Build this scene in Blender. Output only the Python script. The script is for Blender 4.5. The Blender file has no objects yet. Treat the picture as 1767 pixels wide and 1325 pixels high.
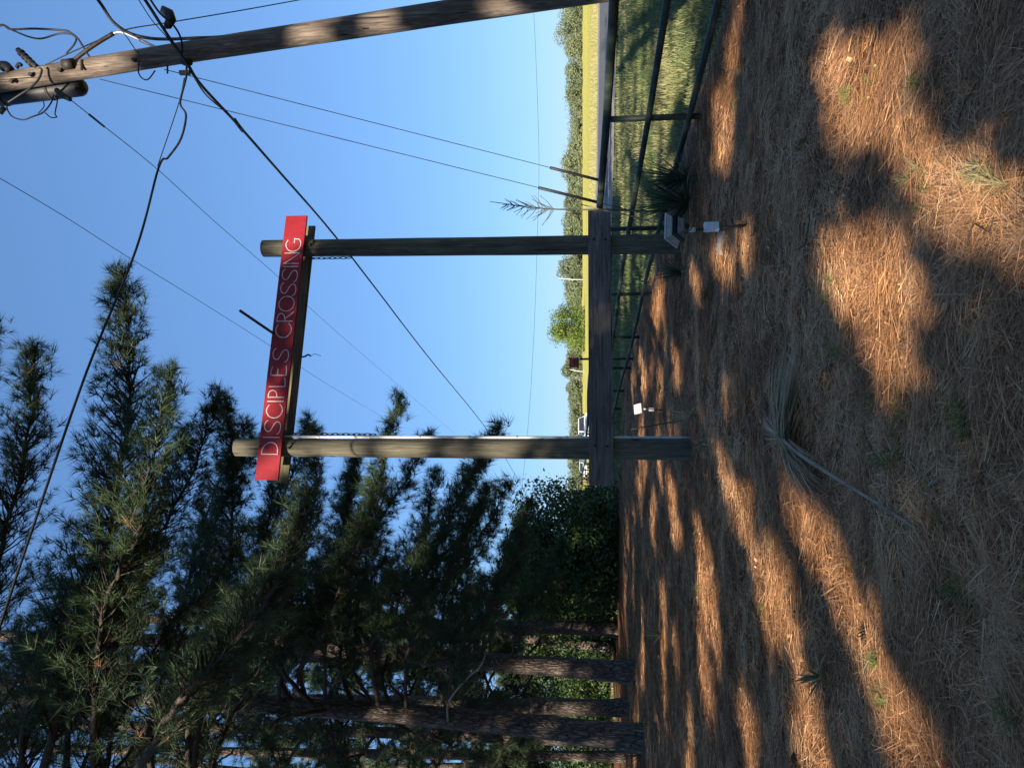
import bpy, math, random
import numpy as np
from mathutils import Vector, Matrix

R = math.radians
random.seed(7)
rng = np.random.default_rng(11)
scene = bpy.context.scene
COL = scene.collection

# ------------------------------------------------------------------ camera, sky, sun, exposure
PW, PH, FPX = 1767.0, 1325.0, 1200.0
CAM_H = 1.55
PITCH = math.atan((1000.0 - PW / 2) / FPX)
cam_d = bpy.data.cameras.new("camera")
cam_d.sensor_fit = 'HORIZONTAL'
cam_d.sensor_width = 36.0
cam_d.lens = 36.0 * FPX / PW
cam_d.clip_start = 0.05
cam_d.clip_end = 6000
cam = bpy.data.objects.new("camera", cam_d)
COL.objects.link(cam)
fw = Vector((0, math.cos(PITCH), math.sin(PITCH)))
up = Vector((0, -math.sin(PITCH), math.cos(PITCH)))
rt = Vector((1, 0, 0))
M = Matrix.Identity(4)                      # the photographer's phone is held on its side
for i in range(3):
    M[i][0] = -up[i]; M[i][1] = rt[i]; M[i][2] = -fw[i]
M.translation = Vector((0, 0, CAM_H))
cam.matrix_world = M
scene.camera = cam

SUN_AZ, SUN_EL = R(24), R(28)               # sun behind the camera, to its left
TO_SUN = np.array([-math.sin(SUN_AZ) * math.cos(SUN_EL), -math.cos(SUN_AZ) * math.cos(SUN_EL), math.sin(SUN_EL)])
world = bpy.data.worlds.new("World")
scene.world = world
world.use_nodes = True
wn = world.node_tree
wn.nodes.clear()
sky = wn.nodes.new('ShaderNodeTexSky')
sky.sky_type = 'NISHITA'
sky.sun_disc = False
sky.sun_elevation = SUN_EL
sky.sun_rotation = math.atan2(TO_SUN[0], TO_SUN[1])
sky.altitude = 2000
sky.air_density = 1.5
sky.dust_density = 0.0
sky.ozone_density = 8.0
bg = wn.nodes.new('ShaderNodeBackground')
bg.inputs['Strength'].default_value = 0.10
wo = wn.nodes.new('ShaderNodeOutputWorld')
gam = wn.nodes.new('ShaderNodeGamma'); gam.inputs[1].default_value = 0.5      # the camera's soft tone curve, the whole sky alike
tin = wn.nodes.new('ShaderNodeVectorMath'); tin.operation = 'MULTIPLY'; tin.inputs[1].default_value = (0.75, 1.07, 1.50)
wn.links.new(sky.outputs[0], gam.inputs[0]); wn.links.new(gam.outputs[0], tin.inputs[0])
wn.links.new(tin.outputs[0], bg.inputs[0])
wn.links.new(bg.outputs[0], wo.inputs[0])
sun_d = bpy.data.lights.new("sun", 'SUN')
sun_d.energy = 5.0
sun_d.angle = R(0.53)
sun_d.color = (1.0, 0.88, 0.72)
sun = bpy.data.objects.new("sun", sun_d)
COL.objects.link(sun)
sun.rotation_euler = Vector(-TO_SUN).to_track_quat('-Z', 'Y').to_euler()
sun.location = (0, -20, 40)
vs = scene.view_settings
vs.view_transform = 'Standard'
vs.look = 'None'
vs.exposure = 1.42
vs.gamma = 1.0
vs.use_curve_mapping = False
scene.render.engine = 'CYCLES'
scene.cycles.use_denoising = True
try:
    scene.cycles.denoiser = 'OPENIMAGEDENOISE'
except Exception:
    pass
scene.cycles.max_bounces = 6
scene.cycles.diffuse_bounces = 3
scene.cycles.transmission_bounces = 3
scene.cycles.transparent_max_bounces = 4
scene.cycles.caustics_reflective = False
scene.cycles.caustics_refractive = False

# ------------------------------------------------------------------ helpers
def ray(x, y):
    u, v = PH - y, x
    a, b = (u - PH / 2) / FPX, (PW / 2 - v) / FPX
    d = np.array([a, math.cos(PITCH) - b * math.sin(PITCH), math.sin(PITCH) + b * math.cos(PITCH)])
    return d
def P(x, y, Y):
    d = ray(x, y)
    return np.array([0, 0, CAM_H]) + d * (Y / d[1])
def G(x, y, z=0.0):
    d = ray(x, y)
    return np.array([0, 0, CAM_H]) + d * ((z - CAM_H) / d[2])
def to_px(p):
    p = np.atleast_2d(np.asarray(p, float)) - np.array([0, 0, CAM_H])
    f = p @ np.array(fw); uu = p @ np.array(up); r_ = p[:, 0]
    return np.stack([PW / 2 - FPX * uu / f, PH - (PH / 2 + FPX * r_ / f)], 1)
def hash2(ix, iy, s=0):
    h = (ix * 374761393 + iy * 668265263 + s * 974711) & 0x7fffffff
    h = ((h ^ (h >> 13)) * 1274126177) & 0x7fffffff
    return ((h ^ (h >> 16)) & 0xffff) / 65535.0
def vnoise(x, y, s=0):
    x = np.asarray(x, float); y = np.asarray(y, float)
    ix = np.floor(x).astype(np.int64); iy = np.floor(y).astype(np.int64)
    fx = x - ix; fy = y - iy
    fx = fx * fx * (3 - 2 * fx); fy = fy * fy * (3 - 2 * fy)
    a = hash2(ix, iy, s); b = hash2(ix + 1, iy, s); c = hash2(ix, iy + 1, s); d = hash2(ix + 1, iy + 1, s)
    return (a * (1 - fx) + b * fx) * (1 - fy) + (c * (1 - fx) + d * fx) * fy
def smooth01(t):
    t = np.clip(t, 0, 1); return t * t * (3 - 2 * t)

class MB:
    def __init__(s): s.v = []; s.f = []; s.n = 0; s.t = []
    def add(s, V, F, tint=0.5):
        V = np.asarray(V, float).reshape(-1, 3)
        s.v.append(V)
        s.t.append(np.full(len(V), tint) if np.isscalar(tint) else np.asarray(tint, float))
        for f in (F if isinstance(F, (list, tuple)) and len(F) and isinstance(F[0], np.ndarray) and F[0].ndim == 2 else [np.asarray(F)]):
            s.f.append(f.astype(np.int64) + s.n)
        s.n += len(V)
        return s
    def box(s, c, size, M3=None, tint=0.5):
        h = np.asarray(size, float) / 2
        V = np.array([[x, y, z] for x in (-1, 1) for y in (-1, 1) for z in (-1, 1)]) * h
        if M3 is not None: V = V @ np.asarray(M3, float).T
        F = np.array([[0, 1, 3, 2], [4, 6, 7, 5], [0, 4, 5, 1], [2, 3, 7, 6], [0, 2, 6, 4], [1, 5, 7, 3]])
        return s.add(V + np.asarray(c, float), F, tint)
    def prism(s, bot, top, tint=0.5):
        n = len(bot); V = np.concatenate([bot, top])
        q = np.array([[i, (i + 1) % n, n + (i + 1) % n, n + i] for i in range(n)])
        fan = np.array([[0, i + 1, i] for i in range(1, n - 1)]); fan2 = np.array([[n, n + i, n + i + 1] for i in range(1, n - 1)])
        return s.add(V, [q, fan, fan2], tint)
    def tube(s, pts, rad, k=8, caps=True, tint=0.5):
        V, F = tube_arrays(pts, rad, k, caps)
        return s.add(V, F, tint)
    def build(s, name, m, parent=None, smooth=False):
        return mesh_obj(name, np.concatenate(s.v), s.f, m, parent, smooth, np.concatenate(s.t))

def tube_arrays(pts, rad, k=8, caps=True):
    pts = np.asarray(pts, float); n = len(pts)
    rad = np.full(n, rad) if np.isscalar(rad) else np.asarray(rad, float)
    T = np.gradient(pts, axis=0); T /= np.linalg.norm(T, axis=1)[:, None] + 1e-12
    a = np.array([0, 0, 1.0]) if abs(T[0][2]) < 0.9 else np.array([1.0, 0, 0])
    N = np.cross(T[0], a); N /= np.linalg.norm(N)
    ang = np.linspace(0, 2 * np.pi, k, endpoint=False)
    V = np.zeros((n, k, 3))
    for i in range(n):
        N = N - T[i] * (N @ T[i]); N /= np.linalg.norm(N) + 1e-12
        B = np.cross(T[i], N)
        V[i] = pts[i] + rad[i] * (np.cos(ang)[:, None] * N + np.sin(ang)[:, None] * B)
    idx = np.arange(n * k).reshape(n, k)
    q = np.stack([idx[:-1], np.roll(idx, -1, 1)[:-1], np.roll(idx, -1, 1)[1:], idx[1:]], -1).reshape(-1, 4)
    F = [q]
    V = V.reshape(-1, 3)
    if caps:
        F.append(np.array([[0, i + 1, i] for i in range(1, k - 1)]))
        o = (n - 1) * k
        F.append(np.array([[o, o + i, o + i + 1] for i in range(1, k - 1)]))
    return V, F

def mesh_obj(name, V, F, m, parent=None, smooth=False, tint=None):
    me = bpy.data.meshes.new(name)
    tri = [f for f in F if f.shape[1] == 3]; quad = [f for f in F if f.shape[1] == 4]
    tri = np.concatenate(tri) if tri else np.zeros((0, 3), np.int64)
    quad = np.concatenate(quad) if quad else np.zeros((0, 4), np.int64)
    nl = tri.size + quad.size; nf = len(tri) + len(quad)
    me.vertices.add(len(V)); me.vertices.foreach_set('co', np.asarray(V, np.float32).ravel())
    me.loops.add(nl); me.loops.foreach_set('vertex_index', np.concatenate([tri.ravel(), quad.ravel()]).astype(np.int32))
    me.polygons.add(nf)
    st = np.concatenate([np.arange(len(tri)) * 3, tri.size + np.arange(len(quad)) * 4]).astype(np.int32)
    me.polygons.foreach_set('loop_start', st)
    try:
        me.polygons.foreach_set('loop_total', np.concatenate([np.full(len(tri), 3), np.full(len(quad), 4)]).astype(np.int32))
    except Exception:
        pass
    me.polygons.foreach_set('use_smooth', np.full(nf, smooth))
    if tint is not None:
        at = me.attributes.new('tint', 'FLOAT', 'POINT'); at.data.foreach_set('value', np.asarray(tint, np.float32))
    me.update(calc_edges=True)
    if m is not None: me.materials.append(m)
    o = bpy.data.objects.new(name, me)
    COL.objects.link(o)
    if parent is not None: o.parent = parent
    return o
def empty(name, loc=(0, 0, 0)):
    o = bpy.data.objects.new(name, None); COL.objects.link(o)
    o.empty_display_size = 0.2
    o.location = (0, 0, 0)
    return o
def tag(o, label, cat, group=None, kind=None):
    if label: o['label'] = label
    if cat: o['category'] = cat
    if group: o['group'] = group
    if kind: o['kind'] = kind
    return o
def smoothpath(pts, per=6):
    pts = np.asarray(pts, float)
    if len(pts) < 3: return np.stack([pts[0] + (pts[-1] - pts[0]) * t for t in np.linspace(0, 1, per + 1)])
    Pp = np.concatenate([[2 * pts[0] - pts[1]], pts, [2 * pts[-1] - pts[-2]]])
    out = []
    for i in range(1, len(Pp) - 2):
        for t in np.linspace(0, 1, per, endpoint=False):
            a, b, c, d = Pp[i - 1:i + 3]
            out.append(0.5 * (2 * b + (c - a) * t + (2 * a - 5 * b + 4 * c - d) * t * t + (3 * b - a - 3 * c + d) * t ** 3))
    out.append(pts[-1])
    return np.array(out)

# ------------------------------------------------------------------ materials (procedural)
def new_mat(name):
    m = bpy.data.materials.new(name); m.use_nodes = True
    nt = m.node_tree; b = nt.nodes['Principled BSDF']
    b.inputs['Specular IOR Level'].default_value = 0.3
    return m, nt, b
def ramp(nt, fac, stops):
    r = nt.nodes.new('ShaderNodeValToRGB')
    el = r.color_ramp.elements
    while len(el) < len(stops): el.new(0.5)
    for e, (p, c) in zip(el, stops): e.position = p; e.color = (*c, 1)
    nt.links.new(fac, r.inputs[0]); return r.outputs[0]
def coords(nt, scale=(1, 1, 1), kind='Object'):
    tc = nt.nodes.new('ShaderNodeTexCoord'); mp = nt.nodes.new('ShaderNodeMapping')
    mp.inputs['Scale'].default_value = scale
    nt.links.new(tc.outputs[kind], mp.inputs[0]); return mp.outputs[0]
def noise(nt, vec, scale, detail=4, rough=0.55, dist=0.0):
    n = nt.nodes.new('ShaderNodeTexNoise'); n.inputs['Scale'].default_value = scale
    n.inputs['Detail'].default_value = detail; n.inputs['Roughness'].default_value = rough; n.inputs['Distortion'].default_value = dist
    nt.links.new(vec, n.inputs['Vector']); return n.outputs[0]
def bump(nt, b, h, strength=0.5, dist=0.02):
    bp = nt.nodes.new('ShaderNodeBump'); bp.inputs['Strength'].default_value = strength; bp.inputs['Distance'].default_value = dist
    nt.links.new(h, bp.inputs['Height']); nt.links.new(bp.outputs[0], b.inputs['Normal'])
def mixc(nt, fac, a, c, mode='MIX'):
    x = nt.nodes.new('ShaderNodeMix'); x.data_type = 'RGBA'; x.blend_type = mode
    if isinstance(fac, (int, float)): x.inputs[0].default_value = fac
    else: nt.links.new(fac, x.inputs[0])
    for sock, val in ((x.inputs[6], a), (x.inputs[7], c)):
        if isinstance(val, tuple): sock.default_value = (*val, 1)
        else: nt.links.new(val, sock)
    return x.outputs[2]
def attr(nt, name='tint'):
    a = nt.nodes.new('ShaderNodeAttribute'); a.attribute_name = name; return a.outputs['Fac']
def mat_noise(name, stops, scale=6, stretch=(1, 1, 1), rough=0.8, bstr=0.3, bdist=0.01, detail=6, metal=0.0, dist=0.0):
    m, nt, b = new_mat(name)
    n = noise(nt, coords(nt, stretch), scale, detail, 0.6, dist)
    nt.links.new(ramp(nt, n, stops), b.inputs['Base Color'])
    b.inputs['Roughness'].default_value = rough; b.inputs['Metallic'].default_value = metal
    if bstr: bump(nt, b, n, bstr, bdist)
    return m
def mat_tint(name, stops, rough=0.6, transl=0.0, spec=0.3, tcol=None):
    m, nt, b = new_mat(name)
    c = ramp(nt, attr(nt), stops)
    nt.links.new(c, b.inputs['Base Color']); b.inputs['Roughness'].default_value = rough
    b.inputs['Specular IOR Level'].default_value = spec
    if transl:
        t = nt.nodes.new('ShaderNodeBsdfTranslucent'); nt.links.new(c, t.inputs[0])
        mx = nt.nodes.new('ShaderNodeMixShader'); mx.inputs[0].default_value = transl
        out = nt.nodes['Material Output']
        nt.links.new(b.outputs[0], mx.inputs[1]); nt.links.new(t.outputs[0], mx.inputs[2]); nt.links.new(mx.outputs[0], out.inputs[0])
    return m
def mat_wood(name, dark, mid, light, axis=2, grain=26, knots=True, rough=0.85, bstr=0.5):
    m, nt, b = new_mat(name)
    sc = [1, 1, 1]; sc[axis] = 0.06
    v = coords(nt, tuple(sc))
    g = noise(nt, v, grain, 8, 0.65, 0.6)
    v2 = coords(nt)
    p = noise(nt, v2, 1.7, 3, 0.5)
    c = ramp(nt, g, [(0.28, dark), (0.5, mid), (0.72, light)])
    c2 = mixc(nt, ramp(nt, p, [(0.35, (0, 0, 0)), (0.7, (0.55, 0.55, 0.55))]), c, dark)
    if knots:
        vo = nt.nodes.new('ShaderNodeTexVoronoi'); vo.inputs['Scale'].default_value = 2.6
        kv = [1, 1, 1]; kv[axis] = 0.55
        nt.links.new(coords(nt, tuple(kv)), vo.inputs['Vector'])
        k = ramp(nt, vo.outputs['Distance'], [(0.05, (1, 1, 1)), (0.11, (0, 0, 0))])
        c2 = mixc(nt, k, c2, tuple(x * 0.35 for x in dark))
    cs = [1, 1, 1]; cs[axis] = 0.018
    ck = noise(nt, coords(nt, tuple(cs)), 38, 3, 0.5, 0.3)
    crack = ramp(nt, ck, [(0.0, (0, 0, 0)), (0.655, (0, 0, 0)), (0.69, (1, 1, 1))])
    c2 = mixc(nt, crack, c2, tuple(x * 0.3 for x in dark))
    nt.links.new(c2, b.inputs['Base Color']); b.inputs['Roughness'].default_value = rough
    hm = nt.nodes.new('ShaderNodeMath'); hm.operation = 'MULTIPLY_ADD'; hm.inputs[1].default_value = -2.0
    nt.links.new(crack, hm.inputs[0]); nt.links.new(g, hm.inputs[2])
    bump(nt, b, hm.outputs[0], bstr, 0.008)
    return m

MAT = {}
MAT['post'] = mat_wood('treated_post_wood', (0.035, 0.031, 0.022), (0.105, 0.094, 0.065), (0.20, 0.18, 0.125), 2, 34, bstr=0.9)
MAT['beam'] = mat_wood('beam_wood', (0.06, 0.05, 0.035), (0.18, 0.155, 0.09), (0.27, 0.235, 0.14), 0, 24, knots=False)
MAT['plank'] = mat_wood('stained_plank_wood', (0.042, 0.036, 0.032), (0.135, 0.112, 0.098), (0.26, 0.21, 0.175), 0, 34, bstr=0.9)
MAT['pole'] = mat_wood('weathered_pole_wood', (0.045, 0.033, 0.025), (0.15, 0.115, 0.09), (0.33, 0.275, 0.22), 2, 30, bstr=0.9)
MAT['pipe'] = mat_noise('painted_pipe', [(0.35, (0.010, 0.016, 0.012)), (0.6, (0.026, 0.038, 0.027)), (0.85, (0.09, 0.085, 0.06))], 5, rough=0.6, bstr=0.15)
MAT['red'] = mat_noise('red_sign_paint', [(0.25, (0.18, 0.008, 0.014)), (0.5, (0.24, 0.011, 0.018)), (0.8, (0.27, 0.026, 0.03))], 5, (1, 1, 0.35), rough=0.62, bstr=0.12)
MAT['letter'] = mat_noise('pale_letter_paint', [(0.3, (0.48, 0.38, 0.37)), (0.7, (0.64, 0.54, 0.53))], 20, rough=0.6, bstr=0)
MAT['galv'] = mat_noise('galvanised_steel', [(0.3, (0.25, 0.26, 0.27)), (0.7, (0.42, 0.43, 0.44))], 12, rough=0.45, metal=0.6, bstr=0.05)
MAT['conduit'] = mat_noise('pale_conduit', [(0.3, (0.42, 0.43, 0.44)), (0.7, (0.58, 0.58, 0.57))], 9, rough=0.5, bstr=0.05)
MAT['black'] = mat_noise('black_rubber', [(0.3, (0.010, 0.010, 0.012)), (0.7, (0.022, 0.022, 0.025))], 10, rough=0.55, bstr=0.05)
MAT['wire'] = mat_noise('dark_wire', [(0.3, (0.012, 0.013, 0.017)), (0.7, (0.03, 0.03, 0.035))], 10, rough=0.6, bstr=0)
MAT['iron'] = mat_noise('dark_iron', [(0.3, (0.02, 0.018, 0.016)), (0.7, (0.06, 0.045, 0.035))], 14, rough=0.6, metal=0.4, bstr=0.1)
MAT['can'] = mat_noise('transformer_grey', [(0.3, (0.018, 0.02, 0.022)), (0.7, (0.035, 0.037, 0.04))], 5, rough=0.5, bstr=0.05)
MAT['bronze'] = mat_noise('grey_cast_metal', [(0.3, (0.10, 0.095, 0.095)), (0.7, (0.16, 0.15, 0.148))], 10, rough=0.55, bstr=0.05)
MAT['bronze_l'] = mat_noise('pale_cast_metal', [(0.3, (0.30, 0.285, 0.27)), (0.7, (0.42, 0.40, 0.37))], 10, rough=0.55, bstr=0.05)
MAT['white'] = mat_noise('white_paint', [(0.3, (0.46, 0.47, 0.48)), (0.7, (0.56, 0.56, 0.56))], 6, rough=0.4, bstr=0)
MAT['greybox'] = mat_noise('grey_box_paint', [(0.3, (0.50, 0.52, 0.54)), (0.7, (0.62, 0.64, 0.66))], 6, rough=0.5, bstr=0)
m, nt, b = new_mat('lamp_glass'); b.inputs['Base Color'].default_value = (0.6, 0.62, 0.62, 1); b.inputs['Roughness'].default_value = 0.1; MAT['glass'] = m
m, nt, b = new_mat('dark_window_glass'); b.inputs['Base Color'].default_value = (0.02, 0.025, 0.03, 1); b.inputs['Roughness'].default_value = 0.08; MAT['window'] = m
MAT['needle'] = mat_tint('pine_needles', [(0.0, (0.022, 0.044, 0.024)), (0.45, (0.048, 0.082, 0.034)), (0.8, (0.10, 0.135, 0.042)), (0.95, (0.14, 0.15, 0.05)), (1.0, (0.24, 0.13, 0.055))], 0.55, 0.18)
MAT['straw'] = mat_tint('fallen_pine_needles', [(0.0, (0.095, 0.045, 0.023)), (0.4, (0.35, 0.162, 0.066)), (0.75, (0.60, 0.325, 0.145)), (1.0, (0.62, 0.42, 0.24))], 0.65, 0.0)
MAT['grass'] = mat_tint('grass_blades', [(0.0, (0.055, 0.080, 0.030)), (0.45, (0.115, 0.15, 0.055)), (0.7, (0.25, 0.245, 0.10)), (1.0, (0.42, 0.36, 0.19))], 0.6, 0.25)
MAT['leaf'] = mat_tint('broad_leaves', [(0.0, (0.020, 0.045, 0.014)), (0.6, (0.055, 0.095, 0.025)), (1.0, (0.12, 0.15, 0.04))], 0.5, 0.25)
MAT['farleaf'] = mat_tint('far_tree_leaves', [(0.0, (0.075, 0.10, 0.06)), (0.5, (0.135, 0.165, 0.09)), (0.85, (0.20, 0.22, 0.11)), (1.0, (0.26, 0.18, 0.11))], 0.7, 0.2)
MAT['brightleaf'] = mat_tint('bright_tree_leaves', [(0.0, (0.05, 0.085, 0.015)), (0.6, (0.12, 0.17, 0.03)), (1.0, (0.18, 0.21, 0.05))], 0.6, 0.25)
MAT['yucca'] = mat_tint('yucca_leaves', [(0.0, (0.02, 0.045, 0.028)), (0.5, (0.05, 0.085, 0.045)), (0.85, (0.12, 0.14, 0.07)), (1.0, (0.34, 0.26, 0.15))], 0.5, 0.1)
MAT['deadleaf'] = mat_tint('dead_yucca_leaves', [(0.0, (0.13, 0.08, 0.04)), (0.5, (0.33, 0.225, 0.12)), (1.0, (0.52, 0.40, 0.25))], 0.7, 0.05)
MAT['seedling'] = mat_tint('pine_seedling_needles', [(0.0, (0.06, 0.08, 0.025)), (0.6, (0.16, 0.18, 0.05)), (1.0, (0.33, 0.28, 0.14))], 0.6, 0.2)
MAT['stick'] = mat_noise('bleached_stick', [(0.3, (0.13, 0.095, 0.065)), (0.7, (0.36, 0.29, 0.22))], 9, (1, 1, 1), bstr=0.3)
MAT['drystalk'] = mat_noise('dry_green_stalk', [(0.3, (0.05, 0.055, 0.04)), (0.7, (0.12, 0.115, 0.085))], 8, bstr=0.2)
MAT['twig'] = mat_noise('pine_twig_bark', [(0.3, (0.028, 0.022, 0.018)), (0.7, (0.075, 0.058, 0.046))], 9, bstr=0.4)
MAT['stone'] = mat_noise('pale_stone', [(0.25, (0.13, 0.11, 0.09)), (0.75, (0.30, 0.26, 0.21))], 14, bstr=0.9, bdist=0.02)
MAT['cone'] = mat_noise('pine_cone', [(0.3, (0.05, 0.03, 0.02)), (0.7, (0.13, 0.08, 0.05))], 30, bstr=0.3)
# bark: plates parted by dark furrows
m, nt, b = new_mat('pine_bark')
v = coords(nt, (1, 1, 0.26))
vo = nt.nodes.new('ShaderNodeTexVoronoi'); vo.feature = 'DISTANCE_TO_EDGE'; vo.inputs['Scale'].default_value = 13
nz = nt.nodes.new('ShaderNodeTexNoise'); nz.inputs['Scale'].default_value = 6; nt.links.new(v, nz.inputs['Vector'])
vm = nt.nodes.new('ShaderNodeVectorMath'); vm.operation = 'MULTIPLY_ADD'; vm.inputs[1].default_value = (0.3, 0.3, 0.3)
nt.links.new(nz.outputs['Color'], vm.inputs[0]); nt.links.new(v, vm.inputs[2]); nt.links.new(vm.outputs[0], vo.inputs['Vector'])
edge = ramp(nt, vo.outputs['Distance'], [(0.0, (0, 0, 0)), (0.07, (0.35, 0.35, 0.35)), (0.30, (1, 1, 1))])
fn = noise(nt, coords(nt, (1, 1, 0.5)), 30, 6, 0.7)
plate = ramp(nt, fn, [(0.3, (0.085, 0.063, 0.05)), (0.7, (0.24, 0.19, 0.155))])
nt.links.new(mixc(nt, edge, (0.03, 0.023, 0.019), plate), b.inputs['Base Color'])
b.inputs['Roughness'].default_value = 0.95
mh = nt.nodes.new('ShaderNodeMath'); mh.operation = 'MULTIPLY_ADD'; mh.inputs[1].default_value = 0.25
nt.links.new(fn, mh.inputs[0]); nt.links.new(edge, mh.inputs[2])
bump(nt, b, mh.outputs[0], 0.9, 0.03)
MAT['bark'] = m
# ground sheets
m, nt, b = new_mat('meadow_ground')
vec = coords(nt, (1, 1, 1))
n1 = noise(nt, coords(nt, (0.05, 0.35, 1)), 1.0, 5, 0.6)
n2 = noise(nt, vec, 3.0, 6, 0.7)
sepx = nt.nodes.new('ShaderNodeSeparateXYZ'); nt.links.new(vec, sepx.inputs[0])
fieldc = ramp(nt, n1, [(0.3, (0.28, 0.29, 0.05)), (0.5, (0.46, 0.40, 0.07)), (0.7, (0.58, 0.47, 0.12))])
vergec = ramp(nt, n2, [(0.3, (0.030, 0.045, 0.018)), (0.6, (0.085, 0.10, 0.035)), (0.8, (0.16, 0.14, 0.06))])
dd = nt.nodes.new('ShaderNodeVectorMath'); dd.operation = 'DOT_PRODUCT'; dd.inputs[1].default_value = (0.537, 0.843, 0)
nt.links.new(vec, dd.inputs[0])
mr = nt.nodes.new('ShaderNodeMapRange'); mr.inputs[1].default_value = 31.6 + 11; mr.inputs[2].default_value = 31.6 + 14
nt.links.new(dd.outputs['Value'], mr.inputs[0])
n3 = noise(nt, vec, 7.0, 6, 0.7)
fc2 = mixc(nt, 0.35, fieldc, ramp(nt, n3, [(0.3, (0.12, 0.15, 0.03)), (0.7, (0.48, 0.42, 0.16))]))
nt.links.new(mixc(nt, mr.outputs[0], vergec, fc2), b.inputs['Base Color'])
b.inputs['Roughness'].default_value = 0.95; b.inputs['Specular IOR Level'].default_value = 0.1
bump(nt, b, n3, 0.8, 0.15)
MAT['meadow'] = m
m, nt, b = new_mat('pine_straw_litter')
v = coords(nt)
rot = nt.nodes.new('ShaderNodeMapping'); rot.inputs['Scale'].default_value = (1, 9, 1); rot.inputs['Rotation'].default_value = (0, 0, 0.5)
nt.links.new(v, rot.inputs[0])
rot2 = nt.nodes.new('ShaderNodeMapping'); rot2.inputs['Scale'].default_value = (9, 1, 1); rot2.inputs['Rotation'].default_value = (0, 0, 0.3)
nt.links.new(v, rot2.inputs[0])
a1 = noise(nt, rot.outputs[0], 20, 6, 0.7, 0.8); a2 = noise(nt, rot2.outputs[0], 20, 6, 0.7, 0.8); a3 = noise(nt, v, 0.8, 4, 0.6)
mxx = nt.nodes.new('ShaderNodeMath'); mxx.operation = 'MAXIMUM'; nt.links.new(a1, mxx.inputs[0]); nt.links.new(a2, mxx.inputs[1])
c = ramp(nt, mxx.outputs[0], [(0.40, (0.034, 0.017, 0.009)), (0.58, (0.18, 0.085, 0.038)), (0.76, (0.40, 0.20, 0.088))])
c = mixc(nt, ramp(nt, a3, [(0.5, (0, 0, 0)), (0.75, (0.5, 0.5, 0.5))]), c, (0.09, 0.065, 0.05))
nt.links.new(c, b.inputs['Base Color']); b.inputs['Roughness'].default_value = 0.95; b.inputs['Specular IOR Level'].default_value = 0.1
bump(nt, b, mxx.outputs[0], 0.9, 0.03)
MAT['litter'] = m
MAT['asphalt'] = mat_noise('asphalt', [(0.3, (0.055, 0.057, 0.062)), (0.7, (0.085, 0.087, 0.092))], 14, rough=0.85, bstr=0.3)
MAT['gravel'] = mat_noise('gravel_shoulder', [(0.3, (0.10, 0.095, 0.09)), (0.7, (0.26, 0.24, 0.21))], 20, rough=0.95, bstr=0.5)

# ------------------------------------------------------------------ terrain
RA = np.array([15.3, 27.7]); RN = np.array([0.537, 0.843]); RD = np.array([-0.843, 0.537])
ROAD_W = 12.0
def road_s(X, Y): return (np.asarray(X) - RA[0]) * RN[0] + (np.asarray(Y) - RA[1]) * RN[1]
def H(X, Y):
    s = road_s(X, Y)
    h = 0.45 * smooth01(s / ROAD_W)
    dip = np.exp(-((np.asarray(X) + 10) / 12.0) ** 2 - ((np.asarray(Y) - 82) / 26.0) ** 2)
    return h - 0.8 * dip
def fence_x(Y): return 3.26 - 0.235 * (np.asarray(Y) - 8.65)
def graded(lo, hi, fine_lo, fine_hi, step, grow=1.18):
    a = list(np.arange(fine_lo, fine_hi + 1e-6, step))
    s, x = step, fine_hi
    while x < hi: s *= grow; x += s; a.append(min(x, hi))
    s, x = step, fine_lo
    while x > lo: s *= grow; x -= s; a.insert(0, max(x, lo))
    return np.array(a)
def sheet(name, xs, ys, hf, m, mask=None):
    X, Y = np.meshgrid(xs, ys)
    V = np.stack([X, Y, hf(X, Y)], -1).reshape(-1, 3)
    idx = np.arange(X.size).reshape(X.shape)
    q = np.stack([idx[:-1, :-1], idx[:-1, 1:], idx[1:, 1:], idx[1:, :-1]], -1).reshape(-1, 4)
    if mask is not None:
        c = V[q].mean(1); q = q[mask(c[:, 0], c[:, 1])]
        used = np.unique(q); re = np.zeros(len(V), np.int64); re[used] = np.arange(len(used))
        V = V[used]; q = re[q]
    return mesh_obj(name, V, [q], m, None, True)
gx = graded(-2500, 2500, -30, 40, 1.0); gy = graded(-300, 3500, -15, 130, 1.0)
tag(sheet('ground', gx, gy, lambda X, Y: H(X, Y) - 0.0, MAT['meadow']), 'grassy meadow ground reaching to the far trees', None, kind='structure')

def bed_h(X, Y):
    z = 0.05 + 0.075 * (vnoise(X * 0.7, Y * 0.7, 1) - 0.5) + 0.06 * (vnoise(X * 2.1, Y * 2.1, 2) - 0.5) + 0.045 * (vnoise(X * 5.7, Y * 5.7, 3) - 0.5) + 0.02 * (vnoise(X * 11.7, Y * 11.7, 13) - 0.5)
    return z
def bed_mask(X, Y):
    w = 0.5 * (vnoise(X * 0.8, Y * 0.8, 4) - 0.5)
    far = np.where(X < -3.5, 30.5, 25.0) + 2 * w
    return (X < fence_x(Y) + 0.45 + w) & (Y < far)
bx = graded(-45, 8, -9, 6, 0.1, 1.25); by = graded(-10, 34, 1.4, 13, 0.1, 1.1)
tag(sheet('pine_straw_bed', bx, by, bed_h, MAT['litter'], bed_mask), 'brown pine straw covering the ground under the pines', None, kind='structure')

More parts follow.
